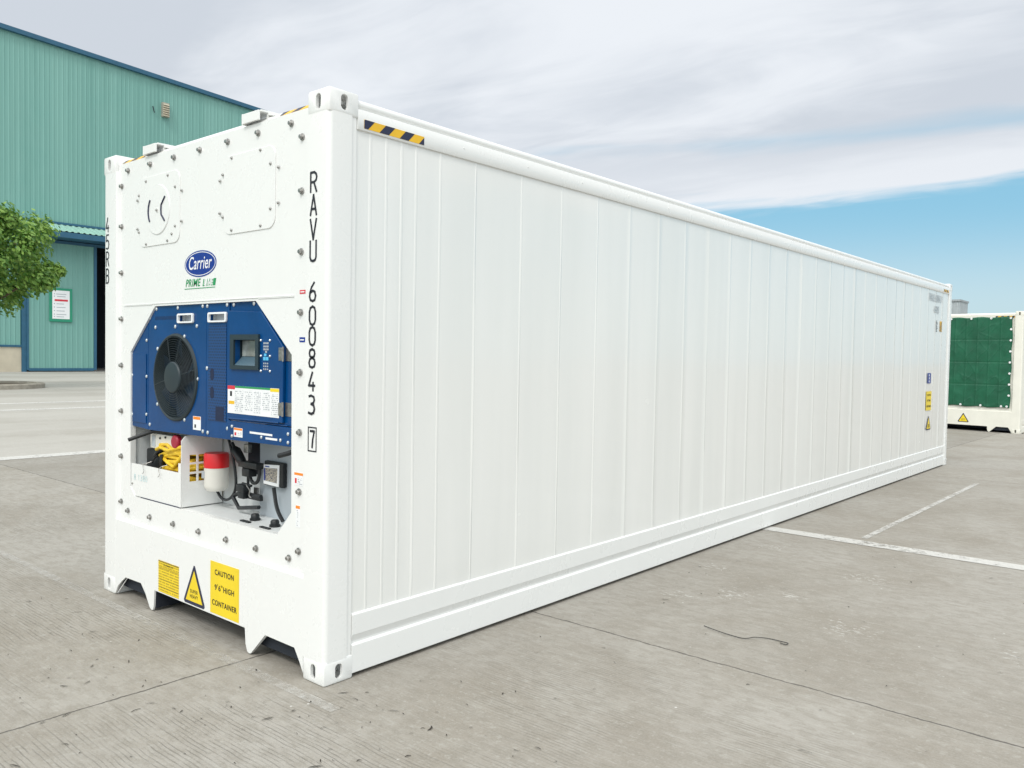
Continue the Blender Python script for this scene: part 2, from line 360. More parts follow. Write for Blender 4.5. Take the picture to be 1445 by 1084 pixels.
# ================================================================== GROUND
def fn_ground(t, b):
    p = t.geo(); x, y, z = t.sep(p)
    wob = t.math('MULTIPLY', t.math('SUBTRACT', t.noise(p, 6.0, 4, 0.7), 0.5), 0.045)
    # slab cells: joints at x = -0.6 + 5k and y = 1.63 + 5.2k
    def joint(c, o_, per, wd):
        u = t.math('ADD', t.math('DIVIDE', t.math('SUBTRACT', c, o_), per), 0.5)
        d = t.math('MULTIPLY', t.math('ABSOLUTE', t.math('SUBTRACT', t.math('FRACT', u), 0.5)), per)
        cell = t.math('FLOOR', t.math('SUBTRACT', u, 0.5)); return d, cell
    dx, cx = joint(t.math('ADD', x, wob), -0.60, 9.4, 0)
    dy, cy = joint(t.math('ADD', y, wob), 1.632, 9.0, 0)
    d = t.math('MINIMUM', dx, dy)
    jn = t.noise(p, 9.0, 4, 0.7)
    jw = t.math('ADD', t.math('MULTIPLY', jn, 0.010), -0.0005)
    seam = t.math('SUBTRACT', 1.0, t.ramp(d, t.math('MULTIPLY', jw, 0.6), t.math('ADD', jw, 0.004)))
    spall = t.math('MULTIPLY', t.math('SUBTRACT', 1.0, t.ramp(d, 0.0, 0.07)), t.ramp(t.noise(p, 5.0, 4, 0.7), 0.5, 0.7))
    cellr = t.new('ShaderNodeTexWhiteNoise', noise_dimensions='2D'); t.l.new(t.comb(cx, cy, 0.0), cellr.inputs[0])
    base = t.mix(t.ramp(t.noise(p, 0.62, 7, 0.68, 0.5), 0.34, 0.64), (0.262, 0.232, 0.190, 1), (0.375, 0.352, 0.316, 1))
    base = t.mix(t.math('MULTIPLY', t.ramp(t.noise(t.mapping(p, loc=(9, 3, 0)), 2.6, 7, 0.7), 0.42, 0.72), 0.45), base, (0.42, 0.40, 0.36, 1))
    base = t.mix(t.math('MULTIPLY', t.ramp(t.noise(t.mapping(p, loc=(1, 7, 0)), 1.4, 6, 0.75), 0.52, 0.70), 0.42), base, (0.222, 0.200, 0.165, 1))
    mid = t.noise(t.mapping(p, scale=(1, 1.8, 1)), 9, 7, 0.72)
    base = t.mix(t.math('MULTIPLY', t.ramp(mid, 0.44, 0.60), 0.50), base, (0.225, 0.202, 0.165, 1))
    mid2 = t.noise(t.mapping(p, loc=(4, 4, 0)), 22, 6, 0.75)
    base = t.mix(t.math('MULTIPLY', t.ramp(mid2, 0.53, 0.66), 0.50), base, (0.44, 0.425, 0.385, 1))
    br = t.noise(t.mapping(p, scale=(1.4, 26, 1)), 1.6, 6, 0.72)
    base = t.mix(t.math('MULTIPLY', t.ramp(br, 0.38, 0.62), 0.22), base, (0.235, 0.215, 0.185, 1))
    br2 = t.noise(t.mapping(p, scale=(3, 40, 1), loc=(2, 5, 0)), 1.6, 5, 0.7)
    base = t.mix(t.math('MULTIPLY', t.ramp(br2, 0.52, 0.70), 0.30), base, (0.46, 0.45, 0.42, 1))
    base = t.mix(t.math('MULTIPLY', cellr.outputs[0], 0.14), base, (0.20, 0.19, 0.17, 1))
    # the older, darker slab beyond both joints
    old = t.math('MULTIPLY', t.math('LESS_THAN', t.math('ADD', x, wob), -0.6), t.math('GREATER_THAN', t.math('ADD', y, wob), 1.632))
    old = t.math('MULTIPLY', old, t.math('GREATER_THAN', x, -10.0))
    base = t.mix(t.math('MULTIPLY', old, 0.26), base, (0.17, 0.16, 0.145, 1))
    pale = t.math('MULTIPLY', t.math('LESS_THAN', x, -10.0), t.ramp(t.noise(t.mapping(p, scale=(.25, .06, 1)), 1.0, 5, 0.6), 0.35, 0.6))  # far-left ground paler: overexposed wash painted into the colour
    base = t.mix(t.math('ADD', t.math('MULTIPLY', pale, 0.4), t.math('MULTIPLY', t.math('LESS_THAN', x, -10.0), 0.3)), base, (0.48, 0.465, 0.43, 1))
    # fine grain, pits and pale chips
    base = t.mix(t.math('MULTIPLY', t.ramp(t.noise(p, 90, 3, 0.8), 0.3, 0.75), 0.30), base, (0.42, 0.41, 0.38, 1))
    vo = t.new('ShaderNodeTexVoronoi', feature='F1'); vo.inputs['Scale'].default_value = 5.0; t.l.new(p, vo.inputs['Vector'])
    pit = t.math('MULTIPLY', t.math('SUBTRACT', 1.0, t.ramp(vo.outputs[0], 0.03, 0.07)), t.ramp(t.noise(p, 2.1, 2), 0.5, 0.6))
    base = t.mix(t.math('MULTIPLY', pit, 0.22), base, (0.12, 0.11, 0.10, 1))
    sc = t.noise(t.mapping(p, rot=(0, 0, R(-35)), scale=(1.0, 5.0, 1)), 7.0, 5, 0.75, 1.2)
    base = t.mix(t.math('MULTIPLY', t.ramp(sc, 0.66, 0.72), 0.35), base, (0.13, 0.12, 0.105, 1))
    # brushed drainage grooves, running along X, where they are not worn off
    gx = t.math('ADD', y, t.math('MULTIPLY', t.math('SUBTRACT', t.noise(t.mapping(p, scale=(2, .5, 1)), 1.0, 3), 0.5), 0.05))
    gr = t.math('SINE', t.math('MULTIPLY', gx, 2 * math.pi / 0.021))
    gm = t.math('MULTIPLY', t.ramp(t.noise(t.mapping(p, scale=(.8, 1, 1), loc=(3, 0, 0)), 0.9, 3), 0.44, 0.62), t.ramp(t.noise(t.mapping(p, scale=(.5, 3, 1)), 9, 5, 0.7), 0.38, 0.6))
    gm = t.math('MULTIPLY', gm, t.math('SUBTRACT', 1.0, t.ramp(y, 1.0, 1.7)))
    grc = t.math('MULTIPLY', t.ramp(gr, 0.45, 0.95), gm)
    base = t.mix(t.math('MULTIPLY', grc, 0.55), base, (0.145, 0.135, 0.118, 1))
    # white splashes of spilt paint at a few spots
    spl = None
    for (sx_, sy_, sr) in ((0.46, 2.62, .24), (1.06, 3.16, .22), (0.30, 3.5, .22), (0.36, 4.5, .28), (2.5, 2.9, .30), (1.6, 2.7, .35), (1.3, 4.0, .35), (0.75, 2.9, .3), (-3.6, .6, .3)):
        q = t.vmath('LENGTH', t.vmath('SUBTRACT', p, (sx_, sy_, 0)))
        k = t.math('SUBTRACT', 1.0, t.ramp(q, sr * 0.2, sr)); spl = k if spl is None else t.math('MAXIMUM', spl, k)
    sn = t.noise(t.mapping(p, scale=(1, 2.0, 1), rot=(0, 0, R(30))), 16, 6, 0.72, 0.6)
    spm = t.ramp(t.math('ADD', sn, t.math('MULTIPLY', spl, 0.18)), 0.71, 0.77)
    base = t.mix(t.math('MULTIPLY', spm, 0.5), base, (0.62, 0.61, 0.58, 1))
    vs_ = t.new('ShaderNodeTexVoronoi', feature='F1'); vs_.inputs['Scale'].default_value = 9.0; t.l.new(t.mapping(p, loc=(3, 1, 0)), vs_.inputs['Vector'])
    spk = t.math('MULTIPLY', t.math('SUBTRACT', 1.0, t.ramp(vs_.outputs[0], 0.03, 0.075)), t.ramp(t.math('ADD', t.noise(p, 1.7, 3), t.math('MULTIPLY', spl, 0.12)), 0.52, 0.62))
    base = t.mix(t.math('MULTIPLY', spk, 0.7), base, (0.66, 0.65, 0.62, 1))
    base = t.mix(t.math('MULTIPLY', spall, 0.25), base, (0.42, 0.40, 0.36, 1))
    base = t.mix(t.math('MULTIPLY', seam, 0.75), base, (0.06, 0.055, 0.05, 1))
    t.l.new(base, b.inputs['Base Color'])
    t.l.new(t.math('ADD', t.math('MULTIPLY', t.noise(p, 1.3, 4), 0.3), 0.58), b.inputs['Roughness'])
    h = t.math('ADD', t.math('MULTIPLY', t.noise(p, 40, 5, 0.7), 0.35), t.math('MULTIPLY', seam, -1.2))
    h = t.math('ADD', h, t.math('MULTIPLY', grc, -0.5))
    bp = t.new('ShaderNodeBump'); bp.inputs['Strength'].default_value = 0.5; bp.inputs['Distance'].default_value = 0.006
    t.l.new(h, bp.inputs['Height']); t.l.new(bp.outputs[0], b.inputs['Normal'])
CONC = mat('worn_concrete', (0.3, 0.29, 0.26), 0.8, spec=0.25, fn=fn_ground)
g = MB(); g.poly([(-900, -900, 0), (900, -900, 0), (900, 900, 0), (-900, 900, 0)])
tag(g.build('ground', CONC), kind='structure')
def fn_line(amt, soft=.16, op=1.0):
    def f(t, b):
        p = t.geo(); o_ = t.n['Material Output']
        tr = t.new('ShaderNodeBsdfTransparent'); mx = t.new('ShaderNodeMixShader')
        wn = t.math('ADD', t.noise(p, 14, 6, 0.75), t.math('MULTIPLY', t.noise(p, 1.2, 2), 0.5))
        t.l.new(t.math('MULTIPLY', t.ramp(wn, amt, amt + soft), op), mx.inputs[0]); t.l.new(tr.outputs[0], mx.inputs[1]); t.l.new(b.outputs[0], mx.inputs[2])
        t.l.new(mx.outputs[0], o_.inputs[0])
        t.l.new(t.mix(t.noise(p, 30, 4), (0.50, 0.49, 0.46, 1), (0.74, 0.73, 0.70, 1)), b.inputs['Base Color'])
    return f
LINEA = mat('road_paint', (0.7, 0.7, 0.68), 0.7, fn=fn_line(0.50, .25, .88))
LINEB = mat('road_paint_worn', (0.6, 0.6, 0.58), 0.8, fn=fn_line(0.50, .35, .8))
LINEC = mat('chalk_mark', (0.6, 0.6, 0.58), 0.8, fn=fn_line(0.55, .5, .55))
def line(x0, x1, y0, y1, mt, name='lane_marking', z=0.004):
    l = MB(); l.poly([(x0, y0, z), (x1, y0, z), (x1, y1, z), (x0, y1, z)]); tag(l.build(name, mt), kind='structure')
line(-2.0, 14.0, 5.14, 5.33, LINEA)
line(0.80, 0.86, 5.45, 10.2, LINEB)
line(-10.30, -9.95, -8, 5.6, LINEA)
line(-20.6, -20.15, -10, 12.0, LINEA)
line(-23.4, -22.95, -10, 40.0, LINEA)
line(-5.0, 0.25, -0.15, -0.09, LINEC, 'chalk_line')
line(-5.05, -4.99, -4.0, 0.1, LINEC, 'chalk_line')

# ================================================================== CONTAINERS
W_, L_, H_ = 2.438, 12.192, 2.896
OFF = Vector((W_ / 2, -L_ / 2, 0))
def casting(x0, y0, z0, parent, sx, sy):
    """corner casting 162 wide (x) 178 deep (y) 118 high with oval holes; sx,sy = outward directions"""
    m_ = MB(); m_.box(x0, x0 + .175, y0, y0 + .178, z0, z0 + .118, bev=0.012)
    o = m_.build('corner_casting', WHITE, parent, OFF)
    cs = []
    c = MB(); c.box(x0 + .016, x0 + .159, y0 + .016, y0 + .162, z0 + .014, z0 + .104); cs.append(c.build('c', GREYP, parent, OFF))
    cx, cy, cz = x0 + .0875, y0 + .089, z0 + .059
    ov = [(.0195 * math.cos(a), .0195 * math.sin(a) + (.018 if math.sin(a) >= 0 else -.018)) for a in [2 * math.pi * (k + .5) / 20 for k in range(20)]]
    ya, yb = (y0 - .02, y0 + .05) if sy < 0 else (y0 + .13, y0 + .2)
    c = MB(); c.prism([(cx + u, cz + v) for u, v in ov], ya, yb, 'y'); cs.append(c.build('c', GREYP, parent, OFF))
    xa, xb = (x0 + .13, x0 + .2) if sx > 0 else (x0 - .03, x0 + .05)
    c = MB(); c.prism([(cy + u * 1.1, cz + v) for u, v in ov], xa, xb, 'x'); cs.append(c.build('c', GREYP, parent, OFF))
    if z0 > 1:
        c = MB(); c.prism([(cx + v * .9, cy + u * 1.3) for u, v in ov], z0 + .08, z0 + .14, 'z'); cs.append(c.build('c', GREYP, parent, OFF))
    bpy.context.view_layer.update(); cut(o, cs); smooth_auto(o.data); return o

def hazard(name, M, w_, h, parent, n=3, a=YELD, b=NAVY):
    m_ = MB(); flat(m_, [(0, 0), (w_, 0), (w_, h), (0, h)], M)
    s = m_.build(name, a, parent, OFF)
    m_ = MB(); per = w_ / n
    for k in range(-1, n + 1):
        x0 = k * per - per * .30
        q = clipx([(x0 + per * .02, 0), (x0 + per * .48, 0), (x0 + per * .48 + h * .95, h), (x0 + per * .02 + h * .95, h)], 0, w_)
        if q: m_ = MB(); flat(m_, q, M, 0.0006, 0.0014); m_.build('stripe', b, s)
    return s

def tri_sign(M, w_, h, parent, txt=True):
    m_ = MB(); rr = 0.05 * w_
    flat(m_, [(-w_ / 2 + rr, 0), (w_ / 2 - rr, 0), (w_ / 2, rr), (w_ / 2 - .02 * w_, rr * 2.2), (rr * .5, h), (-rr * .5, h), (-w_ / 2 + .02 * w_, rr * 2.2), (-w_ / 2, rr)], M)
    s = m_.build('warning_triangle', NAVY, parent, OFF)
    k = .80; m_ = MB(); flat(m_, [(-w_ / 2 * k, h * .085), (w_ / 2 * k, h * .085), (0, h * .085 + h * k * .98)], M, 0.0006, 0.0014); m_.build('yellow_field', YEL, s)
    m_ = MB(); text_into(m_, "SUPER", w_ * .13, M @ Matrix.Translation((0, h * .34, .0028)), width=w_ * .36, thick=.0003, space=1.15)
    text_into(m_, "HEAVY", w_ * .13, M @ Matrix.Translation((0, h * .21, .0028)), width=w_ * .38, thick=.0003, space=1.15); m_.build('lettering', INK, s)
    return s

def caution_sign(M, w_, h, parent):
    m_ = MB(); flat(m_, [(0, 0), (w_, 0), (w_, h), (0, h)], M); s = m_.build('caution_sign', YEL, parent, OFF)
    m_ = MB()
    tr_ = lambda u, v: M @ Matrix.Translation((w_ * u, h * v, .0022)); th = h * .145
    text_into(m_, "CAUTION", th, tr_(.5, .80), width=w_ * .66, thick=.0003, space=1.12, bold=.0006); m_.build('lettering', INK, s); m_ = MB()
    text_into(m_, "CONTAINER", th, tr_(.5, .21), width=w_ * .86, thick=.0003, space=1.12, bold=.0006); m_.build('lettering', INK, s); m_ = MB()
    text_into(m_, "9", th, tr_(.20, .51), width=w_ * .075, thick=.0003, bold=.0006); text_into(m_, "6", th, tr_(.335, .51), width=w_ * .075, thick=.0003, bold=.0006)
    text_into(m_, "HIGH", th, tr_(.655, .51), width=w_ * .37, thick=.0003, space=1.12, bold=.0006)
    for u in (.262, .395, .425): flat(m_, [(w_ * u, h * .545), (w_ * (u + .012), h * .545), (w_ * (u + .012), h * .585), (w_ * u, h * .585)], M, .0006, .0019)
    m_.build('lettering', INK, s); return s

def side_panel(xf, parent, near, ribs, sgn=1):
    """gloss sheet with raised beads and slight waviness, facing sgn*X"""
    ys = set(); y = .16
    while y < 12.03: ys.add(round(y, 4)); y += .085
    b_ = []
    for r in ribs:
        for d in (-.009, -.005, .005, .009): ys.add(round(r + d, 4))
        b_.append(r)
    ys = [v for v in sorted(ys) if not any(abs(v - r) < .0045 for r in b_)]
    zs = [.30 + k * (2.745 - .30) / 30 for k in range(31)]
    bm = bmesh.new(); grid = []
    for yv in ys:
        col = []
        near_r = min(b_, key=lambda r: abs(r - yv)); d = abs(near_r - yv)
        lo = max([r for r in b_ if r <= yv], default=.16); hi = min([r for r in b_ if r > yv], default=12.03)
        u = (yv - lo) / max(hi - lo, .01)
        pil = math.sin(math.pi * min(max(u, 0), 1)) * .0013 * (1 if (b_.index(near_r) % 2 or hi - lo > .2) else -1.5)
        for z_ in zs:
            wv = noise.noise(Vector((lo * 3.1, yv * 1.1, z_ * .9))) * .0026 + noise.noise(Vector((5, yv * .5, z_ * .5))) * .004
            ends = min(1, (z_ - .30) / .12, (2.745 - z_) / .12); ends = max(ends, 0)
            x = (pil + wv) * ends + ((.0024 if yv < 2.4 else .0015) if d < .007 else 0)
            col.append(bm.verts.new((xf + sgn * x, yv, z_)))
        grid.append(col)
    for a, b in zip(grid, grid[1:]):
        for k in range(len(zs) - 1):
            f = bm.faces.new((a[k], b[k], b[k + 1], a[k + 1]))
    me = bpy.data.meshes.new('side_panel'); 
    if sgn < 0: bmesh.ops.reverse_faces(bm, faces=bm.faces[:])
    bm.to_mesh(me); bm.free(); me.materials.append(SIDE)
    o = bpy.data.objects.new('side_panel', me); COL.objects.link(o); o.parent = parent; o.location = OFF
    smooth_auto(me, R(25)); return o

RIBS = [.262, .367, .470, .572, .752, 1.035, 1.445, 1.85, 2.26] + [2.67 + .4075 * k for k in range(0, 23)]
RIBS = [r for r in RIBS if r < 11.98]

def shell(root):
    B = lambda m_, n, mt=WHITE, sm=None: m_.build(n, mt, root, OFF, smooth=sm)
    # posts
    arc = [(-.026 + .026 * math.sin(R(a)), .026 - .026 * math.cos(R(a))) for a in range(0, 91, 15)]
    prof = [(-.165, .12), (-.197, .12), (-.197, .022), (-.176, .0)] + arc + [(0, .136), (-.006, .14), (-.006, .167), (-.013, .172), (-.06, .172)]
    for mx in (0, 1):
        for my in (0, 1):
            pp = [((-W_ - x) if mx else x, (L_ - y) if my else y) for x, y in prof]
            m_ = MB(); m_.prism(pp, .112, 2.785, 'z'); B(m_, 'corner_post', sm=True)
            for z0 in (0.0, H_ - .118):
                casting((-W_ - .002) if mx else -.173, (L_ - .176) if my else -.002, z0, root, -1 if mx else 1, 1 if my else -1)
    # rails and sides
    for mx in (0, 1):
        f = (lambda x: -W_ - x) if mx else (lambda x: x)
        m_ = MB(); pts = [(-.09, .150), (-.024, .150), (-.020, .030), (-.012, .017), (-.05, .017), (-.05, .012), (-.006, .012), (-.003, .02), (-.004, .160), (-.010, .166), (-.026, .176), (-.024, .192), (-.004, .212), (-.003, .312), (-.011, .322), (-.09, .322)]
        pts = [(-.09, .10), (-.03, .10), (-.03, .021), (-.004, .021), (-.001, .024), (-.003, .160), (-.007, .165), (-.015, .170), (-.015, .180), (-.005, .208), (-.002, .216), (-.001, .316), (-.004, .3195), (-.012, .324), (-.09, .324)]
        m_.prism([(f(x), z) for x, z in pts], .172, L_ - .172, 'y'); B(m_, 'bottom_side_rail')
        m_ = MB(); pts = [(-.10, 2.727), (-.003, 2.727), (-.001, 2.730), (-.001, 2.822), (-.004, 2.826), (-.030, 2.829)]
        pts += [(-.036 + .026 * math.cos(R(a)), 2.852 + .026 * math.sin(R(a))) for a in range(-50, 181, 20)] + [(-.10, 2.852)]
        m_.prism([(f(x), z) for x, z in pts], .172, L_ - .172, 'y')
        for k in range(20):
            yy = .92 + k * .567
            if not mx: m_.lathe([(0.0001, .004), (.004, .0035), (.006, -.001)], (f(-.001), yy, 2.785), 'x', 8)
        B(m_, 'top_side_rail', sm=True)
        side_panel(f(-.013), root, True, RIBS, -1 if mx else 1)
    # front sill with forklift notches
    out = [(-2.266, .02), (-2.262, .01), (-2.225, .065), (-2.165, .11), (-2.114, .141), (-1.902, .145), (-1.84, .09), (-1.785, .017), (-1.765, .006), (-1.742, .006), (-1.731, .03), (-1.722, .135), (-.70, .135), (-.692, .05), (-.675, .012), (-.655, .005), (-.64, .010), (-.507, .140), (-.246, .138), (-.20, .075), (-.172, .03)]
    for my in (0, 1):
        g_ = (lambda y: L_ - y) if my else (lambda y: y)
        m_ = MB(); m_.prism([(-2.262, .500)] + out + [(-.176, .500)], g_(.0005), g_(.012), 'y')
        m_.prism([(g_(a), b) for a, b in [(.0005, .5005), (.0015, .506), (.0045, .510), (.0095, .513), (.0150, .515), (.0205, .5195), (.06, .5195), (.06, .44), (.013, .44), (.013, .5005)]], -2.262, -.176, 'x')
        # gussets turning back from the tongues
        for (xa, xb) in ((-1.902, -1.765), (-.507, -.650), (-2.114, -2.26), (-.246, -.176)):
            m_.prism([(xa, .141), (xb, .008), (xb + .006, .008), (xa + .006, .141)], g_(.0125), g_(.018), 'y')
        B(m_, 'end_sill', sm=True)
    m_ = MB(); m_.box(-2.36, -.08, .05, L_ - .05, .15, .33)
    for k in range(24): m_.box(-2.36, -.08, .5 + k * .49, .56 + k * .49, .10, .17)
    m_.box(-1.72, -.70, .35, .37, .05, .15)
    for xa, xb in ((-2.255, -1.735), (-.687, -.18)): m_.box(xa, xb, .045, .06, .055, .149)  # dark plates added behind the notches to hide sunlit ground
    m_.box(-1.733, -1.723, .013, .35, .02, .149)
    B(m_, 'underframe', DARK)
    m_ = MB(); m_.prism([(-2.40, 2.84), (-.04, 2.84), (-.04, 2.853), (-1.2, 2.868), (-2.40, 2.853)], .10, L_ - .1, 'y'); B(m_, 'roof')
    # end header
    for my in (0, 1):
        g_ = (lambda y: L_ - y) if my else (lambda y: y)
        m_ = MB(); m_.prism([(g_(.032), 2.775), (g_(.032), 2.828), (g_(.034), 2.836), (g_(.06), 2.862), (g_(.16), 2.862), (g_(.16), 2.775)], -2.262, -.176, 'x'); B(m_, 'end_header')
    # inner body so nothing is see-through
    m_ = MB(); m_.box(-2.40, -.04, .62, L_ - .06, .331, 2.839); B(m_, 'inner_body', INNER)
    # rear doors
    for x0, x1 in ((-2.26, -1.222), (-1.216, -.178)):
        m_ = MB(); m_.box(x0, x1, L_ - .055, L_ - .02, .50, 2.77, bev=.006)
        for xx in (x0 + .25, x1 - .25): m_.tube([(xx, L_ - .005, .45), (xx, L_ - .005, 2.8)], .017, 10)
        B(m_, 'door')

c1 = empty('reefer_container', (-W_ / 2, L_ / 2, 0))
tag(c1, 'long glossy white refrigerated container with blue cooling unit in its front end', 'shipping container')
shell(c1)
P1 = lambda m_, n, mt, sm=None, parent=None, label=None: m_.build(n, mt, parent if parent is not None else c1, OFF if parent is None else None, smooth=sm, label=label)

# ---- lettering on the posts
m_ = MB(); hh = .098
for ch, zt in zip("RAVU", (2.505, 2.393, 2.275, 2.170)): glyph(m_, ch, .048, hh - (.004 if ch == 'R' else 0), FR(-.142, zt - hh, 0), .012)
P1(m_, 'owner_lettering', INK); m_ = MB()
for ch, zt in zip("600843", (1.968, 1.852, 1.752, 1.644, 1.531, 1.417)): glyph(m_, ch, .048, .09, FR(-.142, zt - .09, 0), .012)
P1(m_, 'serial_lettering', INK); m_ = MB()
glyph(m_, '7', .032, .08, FR(-.127, 1.163, 0), .012)
for u0, u1, v0, v1 in ((-.146, -.076, 1.258, 1.264), (-.146, -.076, 1.142, 1.148), (-.146, -.140, 1.148, 1.258), (-.082, -.076, 1.148, 1.258)):
    m_.box(u0, u1, -.0018, -.0008, v0, v1)
P1(m_, 'check_digit', INK)
m_ = MB()
for k, ch in enumerate("45RB"): glyph(m_, ch, .040, .092, FR(-2.403, 2.403 - k * .1125, 0), .010)
P1(m_, 'size_lettering', INK)
# ---- lettering and stickers on the long side
m_ = MB(); X0 = -.002
yy = 10.88
for ch in "RAVU": glyph(m_, ch, .055, .10, SD(yy, 2.565, -.004), .016); yy += .075
P1(m_, 'side_lettering', INKG); m_ = MB(); yy += .03
for ch in "600843": glyph(m_, ch, .04, .10, SD(yy, 2.565, -.004), .013); yy += .056
P1(m_, 'side_lettering', INKG); m_ = MB(); glyph(m_, '7', .035, .08, SD(yy + .03, 2.575, -.004), .012)
P1(m_, 'side_lettering', INKG); m_ = MB()
for k, ch in enumerate("45RB"): glyph(m_, ch, .05, .09, SD(11.15 + k * .07, 2.40, -.004), .015)
P1(m_, 'side_lettering', INKG)
m_ = MB()
for k in range(8): flat(m_, [(0, 0), (.035 + .02 * (k % 3), 0), (.035 + .02 * (k % 3), .012), (0, .012)], SD(11.30, 2.27 - k * .022, -.006))
P1(m_, 'small_print', INK)
hazard('height_marker', SD(11.52, 2.12, -.005), .10, .16, c1, 2)
m_ = MB(); flat(m_, rpoly(0, .19, 0, .155, .02), SD(10.89, 1.328, -.004)); s_ = P1(m_, 'blue_sticker', LOGOB)
m_ = MB()
for k in range(3): m_.lathe([(.0001, .0015), (.018, .0015), (.018, .001)], (-.004, 10.985, 1.36 + k * .045), 'x', 10)
P1(m_, 'symbol', PAPER, parent=s_)
caution_sign(SD(10.85, .925, -.004), .29, .285, c1)
tri_sign(SD(11.03, .63, -.004), .25, .21, c1)
hazard('height_marker', SD(.210, 2.738, -.0005), .404, .044, c1, 3)
hazard('height_marker', SD(11.66, 2.745, -.0005), .30, .04, c1, 3)
# ---- markers wrapped on the header
tilt = Matrix.Rotation(R(-37), 4, 'X')
def HM(x): return Matrix.Translation((x, .034, 2.8365)) @ Matrix.Rotation(R(45), 4, 'X') @ Matrix(((1, 0, 0, 0), (0, 1, 0, 0), (0, 0, 1, 0), (0, 0, 0, 1)))
hazard('height_marker', HM(-.46), .28, .032, c1, 2)
hazard('height_marker', HM(-2.24), .30, .032, c1, 2)
# ---- lifting brackets on the header
for x0 in (-.765, -1.89):
    m_ = MB(); m_.box(x0, x0 + .012, .0, .12, 2.835, 2.892, bev=.002); m_.box(x0 + .012, x0 + .16, .0, .012, 2.838, 2.89, bev=.002)
    m_.box(x0 + .012, x0 + .17, .013, .12, 2.882, 2.893, bev=.002)
    m_.prism([(x0 + .17, 2.882), (x0 + .36, 2.84), (x0 + .36, 2.829), (x0 + .17, 2.87)], .05, .12, 'y'); m_.box(x0 + .16, x0 + .172, .05, .12, 2.85, 2.893)
    P1(m_, 'lashing_bracket', WHITE)

# ---- unit face plate with its opening
m_ = MB(); m_.box(-2.262, -.176, .0205, .0305, .5205, 2.83)
face = P1(m_, 'unit_face', WHITE)
m_ = MB(); OPN = [(-1.767, 1.897), (-.648, 1.897), (-.318, 1.614), (-.311, .813), (-.437, .680), (-2.03, .680), (-2.092, .74), (-2.092, 1.612)]
m_.prism(OPN, -.1, .2, 'y'); cut(face, [m_.build('c', INNER, c1, OFF)])
m_ = MB()     # thin returned flange round the opening and the seam above
for a, b in zip(OPN, OPN[1:] + OPN[:1]):
    d = Vector((b[0] - a[0], b[1] - a[1])).normalized(); n = Vector((-d.y, d.x)) * .004
    m_.prism([a, b, (b[0] + n.x, b[1] + n.y), (a[0] + n.x, a[1] + n.y)], .031, .055, 'y')
m_.box(-2.18, -1.80, .0165, .0204, 1.906, 1.910); m_.box(-.62, -.30, .0165, .0204, 1.906, 1.910)
m_.box(-2.18, -.30, .0165, .0204, 1.911, 1.914)
P1(m_, 'opening_flange', WHITE)
# ---- big bolts
def big_bolt():
    b_ = MB(); b_.lathe([(.0001, -.002), (.021, -.002), (.023, -.004), (.0225, -.007), (.014, -.009), (.0001, -.009)], (0, 0, 0), 'y', 14)
    b_.lathe([(.0001, -.0085), (.0155, -.0085), (.0155, -.019), (.013, -.023), (.0001, -.0235)], (0, 0, 0), 'y', 6); return b_
BOLTS = [(-2.125 + .2985 * k, 2.776) for k in range(7)] + [(-2.118 + .299 * k, .577) for k in range(7)]
BOLTS += [(-.241, z) for z in (2.694, 2.428, 2.128, 1.827, 1.527, 1.226, .927, .626)] + [(-2.215, z) for z in (2.686, 2.425, 2.125, 1.825, 1.522, 1.223, .925, .626)]
first = None
for x, z in BOLTS:
    if first is None:
        first = P1(big_bolt(), 'bolt', STEEL, sm=True, parent=face); b0 = first
    else: b0 = first.copy(); COL.objects.link(b0); b0.parent = face
    b0.location = (x, .0205, z); b0.scale = (.79, .85, .79); b0.rotation_euler = (0, random.random() * 1.0, 0)
sb = None
def screw(x, z, y, par, r=1.0, mt=STEEL):
    global sb
    s_ = MB(); s_.lathe([(.0001, -.0005), (.0085 * r, -.0005), (.0085 * r, -.004), (.0045 * r, -.0075), (.0001, -.008)], (0, 0, 0), 'y', 10)
    o = s_.build('screw', mt, par, smooth=True); o.location = (x, y, z); return o
def screws(lst, y, par, r=1.0, mt=STEEL):
    o = None
    for x, z in lst:
        if o is None: o = screw(x, z, y, par, r, mt)
        else:
            o = o.copy(); COL.objects.link(o); o.parent = par
        o.location = (x, y, z)
# ---- access panels
m_ = MB(); m_.prism(rpoly(-1.965, -1.457, 2.270, 2.700, .06), .0155, .0203, 'y', bev=.0015); pa = P1(m_, 'access_panel', WHITE)
screws([(-1.876, 2.676), (-1.597, 2.679), (-1.507, 2.60), (-1.432, 2.569), (-1.432, 2.389), (-1.507, 2.367), (-1.547, 2.324), (-1.600, 2.288), (-1.871, 2.286), (-1.968, 2.367), (-1.990, 2.389), (-1.990, 2.569), (-1.968, 2.597)], .0155, pa)
m_ = MB(); m_.lathe([(.0001, .011), (.150, .011), (.153, .0154)], (-1.722, 0, 2.486), 'y', 48); m_.lathe([(.0001, .0085), (.014, .0085), (.014, .011)], (-1.722, 0, 2.482), 'y', 12); dk = P1(m_, 'vent_disc', WHITE, sm=True, parent=pa)
m_ = MB()
pts = [(-1.722 + .112 * math.cos(R(a)), 2.482 + .112 * math.sin(R(a))) for a in range(142, 219, 8)]
m_.tube([(x, .0095, z) for x, z in pts], .006, 6)
P1(m_, 'vent_slot', NAVY, parent=dk); m_ = MB(); m_.tube([(x, .0095, z) for x, z in [(-1.622, 2.556), (-1.668, 2.510), (-1.671, 2.482), (-1.668, 2.45), (-1.626, 2.409)]], .006, 6)
P1(m_, 'vent_slot', NAVY, parent=dk)
m_ = MB(); m_.tube([(-1.722 + .1535 * math.cos(R(a)), .0153, 2.486 + .1535 * math.sin(R(a))) for a in range(0, 360, 6)], .0016, 5, closed=True); P1(m_, 'disc_rim', INNER, parent=dk)
